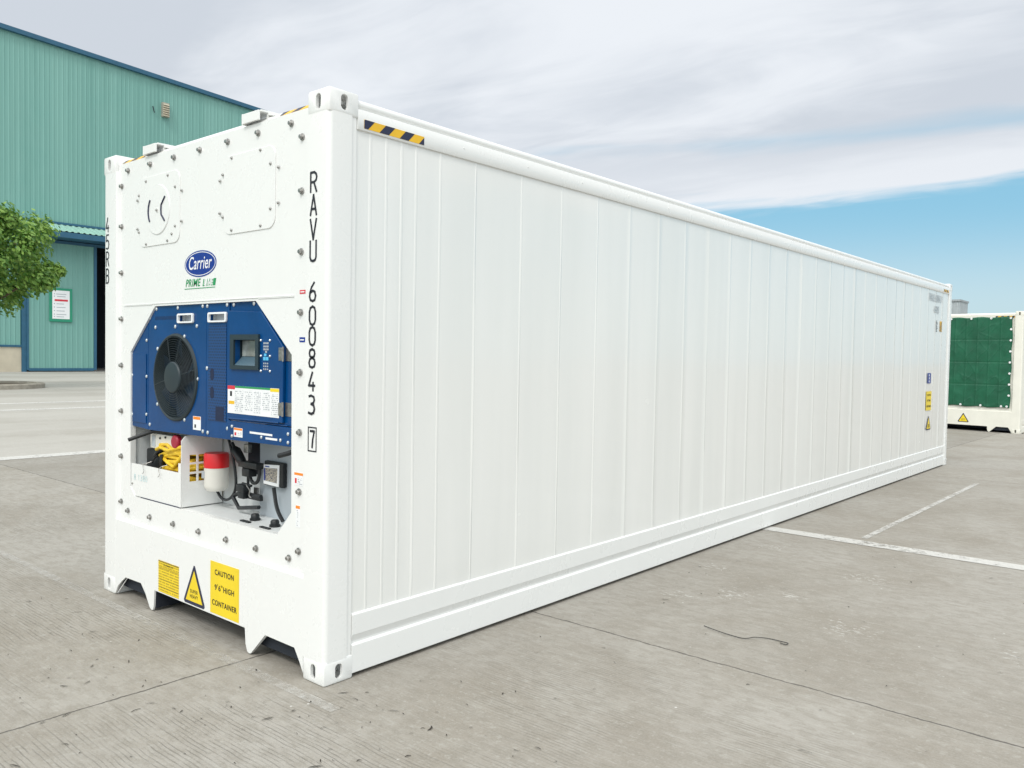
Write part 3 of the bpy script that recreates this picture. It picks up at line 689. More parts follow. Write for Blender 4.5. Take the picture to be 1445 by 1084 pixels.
screws([(-1.722, 2.482)], .0075, dk)
m_ = MB(); m_.prism(rpoly(-.965, -.470, 2.268, 2.695, .06), .0155, .0203, 'y', bev=.0015); pb = P1(m_, 'access_panel', WHITE)
screws([(-.884, 2.681), (-.605, 2.684), (-.511, 2.600), (-.440, 2.572), (-.440, 2.391), (-.509, 2.368), (-.600, 2.289), (-.882, 2.289), (-.973, 2.368), (-1.005, 2.392), (-1.005, 2.571), (-.975, 2.601)], .0155, pb)
# ---- logo
def ell(rx, ry, n=48): return [(rx * math.cos(2 * math.pi * k / n), ry * math.sin(2 * math.pi * k / n)) for k in range(n)]
m_ = MB(); flat(m_, ell(.177, .076), FR(-1.222, 2.127, .0203)); lg = P1(m_, 'oval_emblem', LOGOB)
m_ = MB(); A_, B_ = ell(.168, .0685, 48), ell(.163, .0645, 48)
for k in range(48): flat(m_, [A_[k], A_[(k + 1) % 48], B_[(k + 1) % 48], B_[k]], FR(-1.222, 2.127, .0203), .0004, .0014)
text_into(m_, "Carrier", .105, FR(-1.228, 2.129, .0183), width=.255, shear=.22, bold=.0006, thick=.0003, space=1.05); P1(m_, 'emblem_lettering', PAPER, parent=lg)
m_ = MB(); M_ = FR(-1.39, 1.985, .0203)
text_into(m_, "PRIME", .062, M_ @ Matrix.Translation((0, .033, .001)), width=.172, shear=.25, bold=.0008, align='LEFT', thick=.0004, space=1.08)
for k, (x0, w0) in enumerate(((.195, .018), (.238, .010), (.262, .007), (.285, .012), (.303, .03))):
    flat(m_, [(x0, .012), (x0 + w0, .012), (x0 + w0 + .010, .052), (x0 + .010, .052)], M_, .0008, .0002)
flat(m_, [(-.01, 0), (.332, 0), (.332, .004), (-.01, .004)], M_); P1(m_, 'product_lettering', GRN)
m_ = MB(); text_into(m_, "LINE", .052, M_ @ Matrix.Translation((.205, .033, .0014)), sx=1.0, shear=.25, align='LEFT', thick=.0003); P1(m_, 'product_lettering', PAPER)
# ---- small labels on the right stile
def card(name, x0, x1, z0, z1, y, mt, parts, parent=None):
    m_ = MB(); flat(m_, [(0, 0), (x1 - x0, 0), (x1 - x0, z1 - z0), (0, z1 - z0)], FR(x0, z0, y)); s_ = P1(m_, name, mt, parent=parent)
    for (a, b, c, d, mm) in parts:
        m_ = MB(); w_, h_ = x1 - x0, z1 - z0; flat(m_, [(a * w_, c * h_), (b * w_, c * h_), (b * w_, d * h_), (a * w_, d * h_)], FR(x0, z0, y), .0005, .0014); P1(m_, 'print_block', mm, parent=s_)
    return s_
card('red_label', -.253, -.206, 1.919, 1.938, .0203, REDV, [(.15, .85, .35, .65, PAPER)])
card('blue_label', -.252, -.206, 1.678, 1.703, .0203, LOGOB, [(.15, .85, .35, .6, PAPER)])
card('hazard_label', -.285, -.212, .958, 1.022, .0203, PAPER, [(0, 1, .80, 1, ORG), (.08, .28, .15, .55, REDV), (.4, .9, .1, .6, PRINT)])
card('strip_label', -.270, -.235, .745, .855, .0203, PAPER, [(0, 1, .86, 1, ORG), (.25, .6, .05, .8, PRINT)])
# ---- signs on the sill
m_ = MB(); flat(m_, [(0, 0), (.252, 0), (.252, .194), (0, .194)], FR(-1.668, .143, 0)); s_ = P1(m_, 'data_plate', PRINTY)
m_ = MB()
for a, b, c, d in ((0, .252, .186, .189), (.004, .248, .150, .1515), (.004, .248, .080, .0815), (.004, .248, .03, .0315)): flat(m_, [(a, c), (b, c), (b, d), (a, d)], FR(-1.668, .143, 0), .0004, .0014)
text_into(m_, "CONTAINER DATA", .014, FR(-1.542, .143 + .172, -.0016), thick=.0002); P1(m_, 'print_line', INK, parent=s_)
tri_sign(FR(-1.236, .143, 0), .236, .232, c1)
caution_sign(FR(-1.056, .146, 0), .297, .295, c1)

# ---- recess behind the opening
m_ = MB(); m_.box(-2.13, -.28, .032, .60, .655, .679); P1(m_, 'recess_floor', INNER)
m_ = MB(); m_.box(-2.13, -.99, .302, .315, .68, 1.9); P1(m_, 'recess_wall', INNER); m_ = MB(); m_.box(-2.115, -2.105, .032, .301, .68, 1.9); P1(m_, 'recess_wall', INNER); m_ = MB(); m_.box(-.296, -.286, .032, .60, .68, 1.9); P1(m_, 'recess_wall', INNER)
m_ = MB(); m_.box(-1.15, -.97, .292, .301, .90, 1.14); P1(m_, 'dark_void_plate', DARK)  # flat dark plate standing in for the shade of an open void
m_ = MB()
a_ = [(-.975, .345), (-.975, .262), (-.955, .250), (-.305, .250), (-.305, .345)]
m_.prism(a_, .68, 1.14, 'z'); P1(m_, 'grey_side_panel', GREYP, sm=True)
# ---- blue panels
yb = .034
def bl(name, pts, y0=yb, y1=.05, mt=BLUE, bev=.0015, **k):
    m_ = MB(); m_.prism(pts, y0, y1, 'y', bev=bev); return P1(m_, name, mt, **k)
bl('left_blue_cover', [(-2.10, 1.134), (-1.879, 1.122), (-1.879, 1.885), (-1.90, 1.885), (-2.10, 1.62)])
m_ = MB(); m_.box(-2.088, -1.90, .029, .034, 1.16, 1.60, bev=.002); P1(m_, 'left_cover_lid', BLUE)
fan = bl('fan_panel', [(-1.876, 1.122), (-1.439, 1.126), (-1.176, 1.131), (-1.176, 1.92), (-1.876, 1.92)])
def cutc(o, c, r, axis='y', n=48):
    m_ = MB(); m_.lathe([(r, -.05), (r, .2)], c, axis, n); cut(o, [m_.build('c', DARK, c1, OFF)])
cutc(fan, (-1.530, 0, 1.463), .252)
cen = bl('centre_panel', [(-1.173, 1.131), (-.932, 1.134), (-.932, 1.92), (-1.173, 1.92)])
m_ = MB(); m_.box(-1.146, -.957, .0312, .0338, 1.23, 1.775); P1(m_, 'perforated_plate', PERF)
m_ = MB()
for cz, hh_ in ((1.494, .034), (1.389, .034)):
    m_ = MB(); flat(m_, rpoly(-.020, .020, -hh_, hh_, .0199), FR(-1.105, cz, .0311), .0006); P1(m_, 'panel_slot', BLUED)
m_ = MB()
flat(m_, [(0, 0), (.088, 0), (.088, .08), (0, .08)], FR(-1.066, 1.232, .0311), .0006); P1(m_, 'panel_slot', BLUED, parent=None)
for x0, x1, host in ((-1.495, -1.311, fan), (-1.143, -.948, cen)):
    m_ = MB(); m_.prism(rpoly(x0, x1, 1.788, 1.845, .010), .020, .0338, 'y', bev=.002); o = P1(m_, 'lifting_pocket', PAPER)
    for tgt in (o, host):
        m_ = MB(); m_.prism(rpoly(x0 + .012, x1 - .012, 1.798, 1.835, .006), -.05, .20, 'y'); cut(tgt, [m_.build('c', INNER, c1, OFF)])
    m_ = MB(); m_.box(x0 + .005, x1 - .005, .072, .076, 1.78, 1.85); m_.box(x0 + .005, x0 + .0105, .051, .072, 1.785, 1.85); m_.box(x1 - .0105, x1 - .005, .051, .072, 1.785, 1.85)
    m_.box(x0 + .0105, x1 - .0105, .051, .072, 1.792, 1.797); m_.box(x0 + .0105, x1 - .0105, .051, .072, 1.836, 1.841); P1(m_, 'pocket_back', INNER, parent=o)
cb = bl('control_backplate', [(-.929, 1.246), (-.31, 1.246), (-.31, 1.63), (-.64, 1.92), (-.929, 1.92)], y0=.040, y1=.05)
ctl = bl('control_box', [(-.926, 1.250), (-.40, 1.262), (-.396, 1.652), (-.600, 1.838), (-.926, 1.851)], y0=.022, y1=.0395, bev=.003)
low = bl('lower_blue_panel', [(-.998, 1.134), (-.33, 1.144), (-.318, 1.16), (-.318, 1.243), (-.929, 1.243), (-.935, 1.2), (-.998, 1.16)], y0=.0285, y1=.0335)
m_ = MB(); m_.tube([(-.915, .024, 1.256), (-.43, .022, 1.262)], .0045, 6); m_.tube([(-.89, .028, 1.2485), (-.36, .028, 1.25)], .003, 6); P1(m_, 'door_lip', BLUE, parent=None)
BS = [(-1.768, 1.880), (-1.502, 1.881), (-1.213, 1.884), (-1.853, 1.827), (-1.781, 1.767), (-1.532, 1.769), (-1.279, 1.770), (-1.753, 1.634), (-1.422, 1.710), (-1.270, 1.462), (-1.754, 1.290), (-1.418, 1.214), (-1.853, 1.157), (-1.206, 1.160)]
screws(BS, yb, fan, 1.35, SCREW)
screws([(-1.896, 1.686), (-2.088, 1.462), (-1.896, 1.458), (-2.088, 1.209), (-1.897, 1.218)], .0335, fan, 1.2, SCREW)
screws([(-1.162, 1.883), (-.950, 1.885), (-1.163, 1.527), (-1.152, 1.157), (-.941, 1.195)], yb, cen, 1.35, SCREW)
screws([(-.892, 1.884), (-.692, 1.885)], .040, cb, 1.35, SCREW)
screws([(-.884, 1.212), (-.884, 1.159), (-.353, 1.209), (-.353, 1.165), (-.42, 1.172), (-.595, 1.174)], .0285, low, 1.1, SCREW)
# louvre row on the fan panel
m_ = MB()
for k in range(18):
    flat(m_, [(0, 0), (.006, 0), (.010, .022), (.004, .022)], FR(-1.79 + k * .0145, 1.812, .0339), .0006)
P1(m_, 'louvre', BLUED, parent=None)
# ---- fan: shroud, blades, guard
m_ = MB(); m_.lathe([(.266, .0335), (.262, .024), (.252, .020), (.246, .024), (.246, .15), (.254, .15), (.254, .034)], (-1.530, 0, 1.463), 'y', 56, cap=False)
shr = P1(m_, 'fan_shroud', FANHUB, sm=True)
m_ = MB(); m_.lathe([(.0001, .155), (.25, .155), (.25, .165)], (-1.530, 0, 1.463), 'y', 32); P1(m_, 'fan_back', DARK, parent=None)
m_ = MB()
for k in range(6):
    a0 = R(60 * k + 12); P_ = []
    for i in range(7):
        a = a0 + R(46) * i / 6; yy_ = .055 + .055 * i / 6
        P_.append([m_.bm.verts.new((-1.530 + r * math.cos(a + (r - .1) * 1.6), yy_, 1.463 + r * math.sin(a + (r - .1) * 1.6))) for r in (.075, .13, .19, .238)])
    for a, b in zip(P_, P_[1:]):
        for j in range(3): m_.bm.faces.new((a[j], a[j + 1], b[j + 1], b[j]))
P1(m_, 'fan_blades', FANBLADE, parent=None, sm=True)
m_ = MB()
for r in [.106 + .0137 * k for k in range(11)]:
    dome = .012 - .010 * ((r - .1) / .15) ** 2
    m_.tube([(-1.530 + r * math.cos(2 * math.pi * k / 60), .024 - dome, 1.463 + r * math.sin(2 * math.pi * k / 60)) for k in range(60)], .0013, 5, closed=True)
for a in (12, 72, 110, 192, 252, 292):
    ca, sa = math.cos(R(a)), math.sin(R(a)); m_.tube([(-1.530 + r * ca, .029 - (.012 - .010 * ((r - .1) / .15) ** 2), 1.463 + r * sa) for r in (.09, .14, .19, .25)], .0024, 6)
gg = P1(m_, 'fan_guard', GRILLE)
m_ = MB(); m_.lathe([(.0001, .004), (.075, .0045), (.090, .007), (.096, .014), (.096, .022)], (-1.530, 0, 1.463), 'y', 40); P1(m_, 'guard_hub', FANHUB, sm=True, parent=gg)
# ---- controller display, keys, instruction sheet, hinges
m_ = MB(); m_.prism([(-.885, 1.530), (-.606, 1.530), (-.606, 1.719), (-.885, 1.719)], .010, .0217, 'y'); bz = P1(m_, 'display_bezel', DISP)
for tgt in (bz, ctl, cb):
    m_ = MB(); m_.prism([(-.848, 1.550), (-.636, 1.550), (-.636, 1.690), (-.848, 1.690)], -.05, .15, 'y'); cut(tgt, [m_.build('c', DISPIN, c1, OFF)])
m_ = MB(); m_.box(-.855, -.63, .068, .072, 1.545, 1.70); m_.box(-.855, -.8485, .051, .068, 1.545, 1.70); m_.box(-.6355, -.63, .051, .068, 1.545, 1.70); m_.box(-.8485, -.6355, .051, .068, 1.6905, 1.70); P1(m_, 'display_hood', DISP, parent=bz)
m_ = MB(); m_.box(-.842, -.64, .0600, .0675, 1.60, 1.688, bev=.002); P1(m_, 'screen', LCD, parent=bz)
m_ = MB(); m_.prism([(.0670, 1.602), (.0670, 1.551), (.016, 1.551)], -.8475, -.6365, 'x'); P1(m_, 'display_sill', DISPIN, parent=bz)
screws([(-.595, 1.687), (-.511, 1.687), (-.594, 1.605), (-.510, 1.605), (-.593, 1.526), (-.509, 1.526)], .0217, ctl, .8, SCREW)
kp = None; m_ = MB()
for j, zz in enumerate((1.672, 1.655, 1.640)):
    for i in range(3): m_.box(-.572 + i * .017, -.560 + i * .017, .0200, .0215, zz - .005, zz + .005)
P1(m_, 'keypad', INKG); m_ = MB()
for j, zz in enumerate((1.566, 1.551, 1.536)):
    for i in range(3): m_.box(-.572 + i * .017, -.562 + i * .017, .0200, .0215, zz - .004, zz + .004)
m_.box(-.556, -.54, .0200, .0215, 1.622, 1.632); kp = P1(m_, 'keypad', INKG)
m_ = MB(); P1(MB().box(-.565, -.545, .0195, .0215, 1.604, 1.618), 'cyan_key', SKYBL, parent=kp); P1(MB().box(-.573, -.551, .0195, .0215, 1.582, 1.600), 'cyan_key', SKYBL, parent=kp); P1(MB().box(-.547, -.526, .0195, .0215, 1.582, 1.600), 'cyan_key', SKYBL, parent=kp)
card('instruction_sheet', -.920, -.427, 1.286, 1.438, .0215, PAPER, [(0, .15, .87, 1, REDV), (.15, .84, .93, 1, GRN), (.84, 1, .88, .99, YEL), (.02, .14, .33, .45, YELD), (.15, .32, .05, .86, PRINT), (.35, .50, .15, .86, PRINT), (.53, .66, .08, .86, PRINT), (.69, .83, .20, .86, PRINT), (.86, .98, .05, .8, PRINT), (.05, .09, .62, .80, INK)])
for z0, z1 in ((1.583, 1.650), (1.299, 1.366)):
    m_ = MB(); m_.box(-.432, -.402, .0185, .0215, z0, z1, bev=.001); m_.box(-.395, -.325, .0365, .0395, z0 - .002, z1 + .002, bev=.001); m_.tube([(-.398, .0225, z0 - .004), (-.398, .0225, z1 + .004)], .0055, 8)
    P1(m_, 'hinge', STEEL)
card('orange_label', -1.320, -1.232, 1.163, 1.243, .0338, PAPER, [(.05, .95, .76, .97, ORG), (.2, .4, .15, .4, INK)])
card('orange_label', -.868, -.780, 1.157, 1.207, .0284, PAPER, [(.03, .97, .75, .97, ORG), (.1, .3, .15, .5, REDV), (.4, .9, .2, .6, PRINT)])
card('white_strip', -.709, -.496, 1.186, 1.197, .0284, PAPER, []); card('white_strip', -.558, -.451, 1.166, 1.177, .0284, PAPER, [])

# ---- cable tray box
m_ = MB(); m_.box(-2.085, -1.444, .0245, .030, .686, .892); m_.box(-2.09, -2.084, .031, .30, .686, .88); m_.box(-2.085, -1.444, .031, .30, .686, .692)
m_.box(-1.468, -1.438, .0200, .0244, .686, .95, bev=.001)
tray = P1(m_, 'cable_box', WHITE)
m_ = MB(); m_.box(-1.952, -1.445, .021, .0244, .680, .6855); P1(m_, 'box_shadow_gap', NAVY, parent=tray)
m_ = MB(); m_.prism([(.0245, .686), (.0245, 1.085), (.05, 1.115), (.29, 1.13), (.29, .686)], -1.4435, -1.438, 'x'); sp = P1(m_, 'perforated_side', WHITE, parent=tray)
# holes cut in the same space as the side plate (parented at identity to the tray)
cs = []
for i in range(3):
    for j in range(3):
        y0 = .076 + i * .0575; z0 = .836 + j * .0580
        c = MB(); c.box(-1.6, -1.3, y0, y0 + .045, z0, z0 + .046); cs.append(c.build('c', WHITE, tray))
cut(sp, cs)
m_ = MB(); M_ = FR(-2.045, .79, .0245)
for i, ch in enumerate("81380"): glyph(m_, ch, .018, .034, M_ @ Matrix.Translation((i * .034 + (.02 if i else 0), 0, 0)), .004)
P1(m_, 'handwriting', mat('faded_cyan_marker', (0.52, 0.70, 0.72), .6), parent=tray)
for bx in (-1.905, -1.70):
    m_ = MB(); m_.tube([(bx + .02, .06, .915), (bx, .034, .905), (bx - .012, .018, .893), (bx + .002, .012, .878), (bx + .016, .012, .862), (bx + .008, .012, .845), (bx - .008, .012, .842)], .0018, 6); P1(m_, 'wire_hook', STEEL, parent=tray)
screws([(-2.069, .761)], .0243, tray, .8, STEEL)
# ---- coiled power cable lying in the box (a thing of its own)
m_ = MB(); rnd = random.Random(3)
for k in range(13):
    cx_, cz_ = -1.650 + rnd.uniform(-.015, .015), .79 + k * .0185
    rx = .172 + rnd.uniform(-.02, .015); ry = .075 + rnd.uniform(-.015, .01); tl = rnd.uniform(-.12, .16); pts = []
    ph = rnd.uniform(0, 6)
    for i in range(36):
        a = 2 * math.pi * i / 36; ca, sa = math.cos(a), math.sin(a)
        pts.append((cx_ + rx * math.copysign(abs(ca) ** .75, ca), .155 + ry * math.copysign(abs(sa) ** .8, sa), cz_ + tl * ca * .18 + .012 * math.sin(2 * a + ph)))
    m_.tube(pts, .0130, 8, closed=True)
m_.tube([(-1.82, .06, 1.00), (-1.76, .055, 1.02), (-1.66, .055, 1.005), (-1.60, .06, 1.02), (-1.52, .07, 1.04), (-1.47, .10, 1.03)], .0115, 8)
m_.tube([(-1.82, .09, .99), (-1.80, .075, 1.03), (-1.72, .08, 1.035), (-1.6, .07, 1.00), (-1.5, .09, .97)], .0115, 8)
m_.tube([(-1.80, .075, .965), (-1.70, .07, .93), (-1.62, .07, .905), (-1.55, .06, .95), (-1.48, .07, 1.01)], .0115, 8)
cab = m_.build('power_cable', CABLE, smooth=True); tag(cab, 'coiled yellow power cable lying in the white box under the blue fan', 'cable')
m_ = MB(); m_.tube([(-1.752, .058, .90), (-1.748, .054, .93), (-1.752, .056, .975)], .011, 8); m_.build('cable_tie', BLACK, cab)
# ---- black plug housing, socket box, pipes
m_ = MB(); m_.box(-2.04, -1.875, .10, .22, .82, .985, bev=.008); m_.tube([(-1.90, .09, .95), (-1.84, .08, .985), (-1.80, .09, 1.0)], .012, 8); m_.tube([(-1.93, .085, .905), (-1.88, .07, .93), (-1.85, .08, .96)], .006, 6); P1(m_, 'plug_housing', BLACK, sm=True)
m_ = MB(); m_.box(-1.951, -1.60, .082, .16, .998, 1.094, bev=.006); sk = P1(m_, 'socket_box', CREAM)
m_ = MB(); m_.box(-1.925, -1.880, .0795, .0815, 1.012, 1.080); P1(m_, 'socket_window', GREYP, parent=sk)
screws([(-1.815, 1.070), (-1.815, 1.025), (-1.745, 1.080)], .0815, sk, .9, BLACK)
m_ = MB(); m_.lathe([(.0001, .050), (.036, .050), (.043, .057), (.043, .0815)], (-1.580, 0, 1.066), 'y', 24); P1(m_, 'red_socket_cap', mat('dark_red_plastic', (0.36, 0.015, 0.04), .4), sm=True, parent=sk)
m_ = MB(); m_.tube([(-1.958, -.055, 1.056), (-1.90, .04, 1.098), (-1.85, .075, 1.116), (-1.6, .09, 1.122)], .0125, 10); P1(m_, 'handle_bar', BLACK, sm=True)
m_ = MB(); m_.tube([(-.445, .035, 1.088), (-.38, .045, 1.105), (-.32, .08, 1.13)], .013, 10); P1(m_, 'handle_bar', BLACK, sm=True)
# ---- receiver with red cap
rc = (-1.330, .190, 0)
m_ = MB(); m_.lathe([(.0001, .785), (.055, .785), (.067, .80), (.071, .82), (.071, .925)], rc, 'z', 36); rec = P1(m_, 'receiver_tank', CREAM, sm=True)
m_ = MB(); m_.lathe([(.073, .9255), (.073, 1.0), (.068, 1.012), (.0001, 1.016)], rc, 'z', 36); P1(m_, 'red_cap', REDP, sm=True, parent=rec)
m_ = MB(); m_.box(-1.372, -1.345, .117, .128, .862, .905); P1(m_, 'tank_label', INKG, parent=rec)
def smoothpath(pts, n=6):
    P_ = [Vector(p) for p in pts]; out = []
    for i in range(len(P_) - 1):
        p0, p1, p2, p3 = P_[max(i - 1, 0)], P_[i], P_[i + 1], P_[min(i + 2, len(P_) - 1)]
        for k in range(n):
            t = k / n; out.append(0.5 * ((2 * p1) + (-p0 + p2) * t + (2 * p0 - 5 * p1 + 4 * p2 - p3) * t * t + (-p0 + 3 * p1 - 3 * p2 + p3) * t ** 3))
    return out + [P_[-1]]
m_ = MB(); m_.tube(smoothpath([(-1.23, .2, 1.14), (-1.200, .2, 1.08), (-1.152, .2, .969), (-1.129, .2, .858), (-1.150, .2, .787), (-1.215, .2, .742), (-1.29, .2, .742), (-1.33, .19, .79)]), .0085, 8); P1(m_, 'black_hose', BLACK, sm=True)
# ---- black valve gear and bracket
m_ = MB()
m_.tube([(-1.175, .2, 1.085), (-1.135, .2, 1.045)], .010, 8); m_.tube([(-1.15, .2, 1.06), (-1.13, .2, 1.04), (-1.08, .2, .995), (-1.035, .2, .962)], [.014, .03, .028, .018], 12)
m_.box(-1.06, -.87, .17, .22, .958, .992, bev=.004)
m_.box(-1.03, -.955, .175, .23, .905, .952, bev=.005); m_.tube([(-1.0, .2, .905), (-1.0, .2, .845)], .008, 8)
P1(m_, 'service_valve', BLACK, sm=True)
m_ = MB(); m_.tube(smoothpath([(-.975, .2, .925), (-.975, .2, .895), (-.945, .2, .872), (-.905, .2, .882), (-.885, .2, .92), (-.88, .2, .97)]), .010, 8); P1(m_, 'bent_pipe', GREYP if False else BLACK, sm=True)
m_ = MB(); m_.box(-1.065, -.985, .16, .21, .812, .858, bev=.005); m_.box(-1.055, -.995, .165, .205, .775, .812, bev=.004); m_.tube([(-1.04, .19, .86), (-.95, .19, .855)], .008, 8)
P1(m_, 'valve_block', BLACK, sm=True)
m_ = MB()
m_.tube([(-1.142, .19, .766), (-1.080, .19, .711), (-.87, .19, .742)], .0125, 6)
m_.tube([(-1.148, .20, .774), (-1.06, .20, .806), (-.96, .2, .800), (-.865, .20, .802)], .0125, 6)
m_.box(-1.07, -.865, .195, .215, .775, .80, bev=.003); P1(m_, 'black_bracket', BLACK, sm=True)
m_ = MB(); m_.tube(smoothpath([(-.985, .18, .86), (-.965, .175, .85), (-.95, .18, .83), (-.955, .18, .80), (-.935, .18, .79)]), .004, 6); P1(m_, 'wire_hook', STEEL, sm=True); P1(MB().box(-1.075, -1.03, .215, .245, 1.035, 1.085, bev=.003), 'fitting', STEEL); P1(MB().box(-.98, -.94, .225, .235, .80, .84), 'fitting', STEEL)
m_ = MB(); m_.tube(smoothpath([(-1.30, .28, 1.08), (-1.28, .27, 1.11), (-1.25, .26, 1.12)]), .003, 6); P1(m_, 'thin_wire', BLACK)
for x, y in ((-.84, .147), (-.616, .127)):
    m_ = MB(); m_.lathe([(.030, .6795), (.030, .690), (.024, .692), (.024, .708), (.018, .716), (.0001, .718)], (x, y, 0), 'z', 16)
    m_.box(x - .035, x + .05, y - .075, y - .055, .6795, .687); P1(m_, 'floor_bolt', BLACK, sm=True)
# ---- gauge box on the grey panel
m_ = MB(); m_.box(-.870, -.685, .222, .2495, .868, 1.008, bev=.006); gb = P1(m_, 'gauge_box', BLACK)
m_ = MB(); m_.prism([(-.868, .876), (-.72, .872), (-.715, .995), (-.868, .985)], .217, .2215, 'y'); P1(m_, 'gauge_plate', PAPER, parent=gb)
m_ = MB(); m_.prism([(-.848, .895), (-.735, .892), (-.732, .975), (-.848, .968)], .2152, .2168, 'y'); P1(m_, 'gauge_print', PRINTD, parent=gb)
m_ = MB(); m_.box(-.85, -.81, .2152, .2168, .974, .980); P1(m_, 'gauge_mark', LOGOB, parent=gb)
m_ = MB(); m_.box(-.862, -.850, .2152, .2168, .895, .965); P1(m_, 'gauge_mark', LOGOB, parent=gb)
m_ = MB(); m_.tube(smoothpath([(-.74, .20, .87), (-.73, .20, .83), (-.70, .19, .78), (-.66, .18, .74), (-.62, .18, .70)]), .011, 8); P1(m_, 'gauge_cable', BLACK, sm=True, parent=gb)

# ================================================================== SECOND CONTAINER
c2 = empty('reefer_container', (0, 0, 0))
ang = -0.1245; rot = Matrix.Rotation(ang, 4, 'Z')
corner = Vector((-.205, 20.05, 0)); c2.matrix_world = Matrix.Translation(corner) @ rot @ Matrix.Translation((-W_ / 2, L_ / 2, 0))
tag(c2, 'cream white container in the background with a green tarpaulin over its front end', 'shipping container')
shell(c2)
m_ = MB(); m_.box(-2.262, -.176, .0205, .0305, .515, 2.83); m_.build('unit_face', WHITE, c2, OFF)
tri_sign(FR(-1.236, .20, 0), .25, .22, c2)
hazard('height_marker', FR(-.60, 2.745, .012), .48, .045, c2, 4)
CREAMW = mat('cream_paint', (0.80, 0.78, 0.70), 0.4, var=.05)
for ch in c2.children:
    if ch.type == 'MESH' and ch.data.materials and ch.data.materials[0] in (WHITE, SIDE): ch.data.materials[0] = CREAMW
TARP = mat('green_tarpaulin', (0.005, 0.105, 0.050), 0.42, spec=0.5, var=0.22, vscale=2.5, bump=0.25, bscale=14)
bm = bmesh.new(); nx, nz = 168, 150; G = []
X0_, X1_, Z0_, Z1_ = -2.235, -.215, .60, 2.765
for i in range(nx + 1):
    col = []
    for j in range(nz + 1):
        x = X0_ + (X1_ - X0_) * i / nx; z = Z0_ + (Z1_ - Z0_) * j / nz
        y = -.018 + noise.noise(Vector((x * 2.3, z * 2.3, 3))) * .012 + noise.noise(Vector((x * 7, z * 5, 9))) * .006
        u = ((x - X1_) / .252) % 1; u = min(u, 1 - u) * .252; v = ((z - Z0_) / .5413) % 1; v = min(v, 1 - v) * .5413
        y -= .014 * math.exp(-(u / .010) ** 2); y += .008 * math.exp(-(v / .010) ** 2)
        q_ = noise.noise(Vector((x * 2.2 + z * .9, z * 2.6 - x * .7, 20))); y -= .007 * math.exp(-(q_ / .05) ** 2) * max(0, noise.noise(Vector((x, z, 31))) + .35)
        q_ = noise.noise(Vector((x * 3.5 - z * 2.1, z * 1.6, 50))); y -= .004 * math.exp(-(q_ / .04) ** 2)
        x2 = x + (.012 * math.sin(z * 9) if i in (0, nx) else 0); z2 = z + (.010 * math.sin(x * 12) if j in (0, nz) else 0)
        col.append(bm.verts.new((x2, y, z2)))
    G.append(col)
for a, b in zip(G, G[1:]):
    for k in range(nz): bm.faces.new((a[k], b[k], b[k + 1], a[k + 1]))
me = bpy.data.meshes.new('tarpaulin'); bm.to_mesh(me); bm.free(); me.materials.append(TARP)
for f in me.polygons: f.use_smooth = True
tp = bpy.data.objects.new('tarpaulin', me); COL.objects.link(tp)
md = tp.modifiers.new('thick', 'SOLIDIFY'); md.thickness = .002
tp.matrix_world = Matrix.Translation(corner) @ rot
tag(tp, 'creased green tarpaulin with white eyelets tied over the end of the background container', 'tarpaulin')
ey = None
pos = [(x, 2.735) for x in (-.26, -.68, -1.12, -1.58, -2.02)] + [(x, .635) for x in (-.28, -.40, -.85, -1.30, -1.72, -2.16)] + [(-.245, .635 + k * .262) for k in range(1, 8)]
for x, z in pos:
    if ey is None:
        e_ = MB(); e_.lathe([(.010, 0), (.011, -.004), (.022, -.005), (.026, 0)], (0, 0, 0), 'y', 12); ey = e_.build('eyelet', PAPER, tp); o = ey
    else: o = ey.copy(); COL.objects.link(o); o.parent = tp
    o.location = (x, -.036, z)

# ================================================================== WAREHOUSE
def fn_green(t, b):
    p = t.geo(); x, y, z = t.sep(p)
    sh = t.noise(t.comb(t.math('FLOOR', t.math('MULTIPLY', y, 1.1)), 0.0, 3.0), 2.7, 0)
    st = t.noise(t.mapping(p, scale=(1, 2.0, .07)), 1.0, 5, 0.6)
    c = t.mix(t.ramp(st, 0.35, 0.7), (0.155, 0.345, 0.305, 1), (0.188, 0.395, 0.352, 1))
    c = t.mix(t.math('MULTIPLY', t.ramp(sh, 0.4, 0.6), 0.25), c, (0.23, 0.44, 0.39, 1))
    c = t.mix(t.math('MULTIPLY', t.ramp(t.noise(p, 0.35, 4), 0.5, 0.75), 0.25), c, (0.13, 0.34, 0.30, 1))
    t.l.new(c, b.inputs['Base Color'])
GREEN = mat('green_cladding', (0.15, 0.4, 0.33), 0.5, fn=fn_green)
GREEN2 = mat('pale_green_sheet', (0.30, 0.50, 0.43), 0.5, var=0.1)
TRIM = mat('blue_trim', (0.025, 0.11, 0.19), 0.5, var=0.1)
BEIGE = mat('beige_render', (0.56, 0.50, 0.39), 0.8, var=0.1, vscale=1)
WX = -57.2
wh = empty('warehouse', (WX, 18, 0))
tag(wh, 'large green corrugated metal warehouse with blue roof trim behind the tree', 'warehouse')
OW = Vector((-WX, -18, 0))
PW = lambda m_, n, mt, sm=None, parent=None: m_.build(n, mt, wh if parent is None else parent, OW if parent is None else None, smooth=sm)
RZ = lambda y: 22.5 - .0498 * abs(y - 16.8) if y > -20 else 22.5 - .0498 * 36.8 - .0498 * abs(y + 20)
RZ = lambda y: 24.07 - .0498 * abs(y + 20)
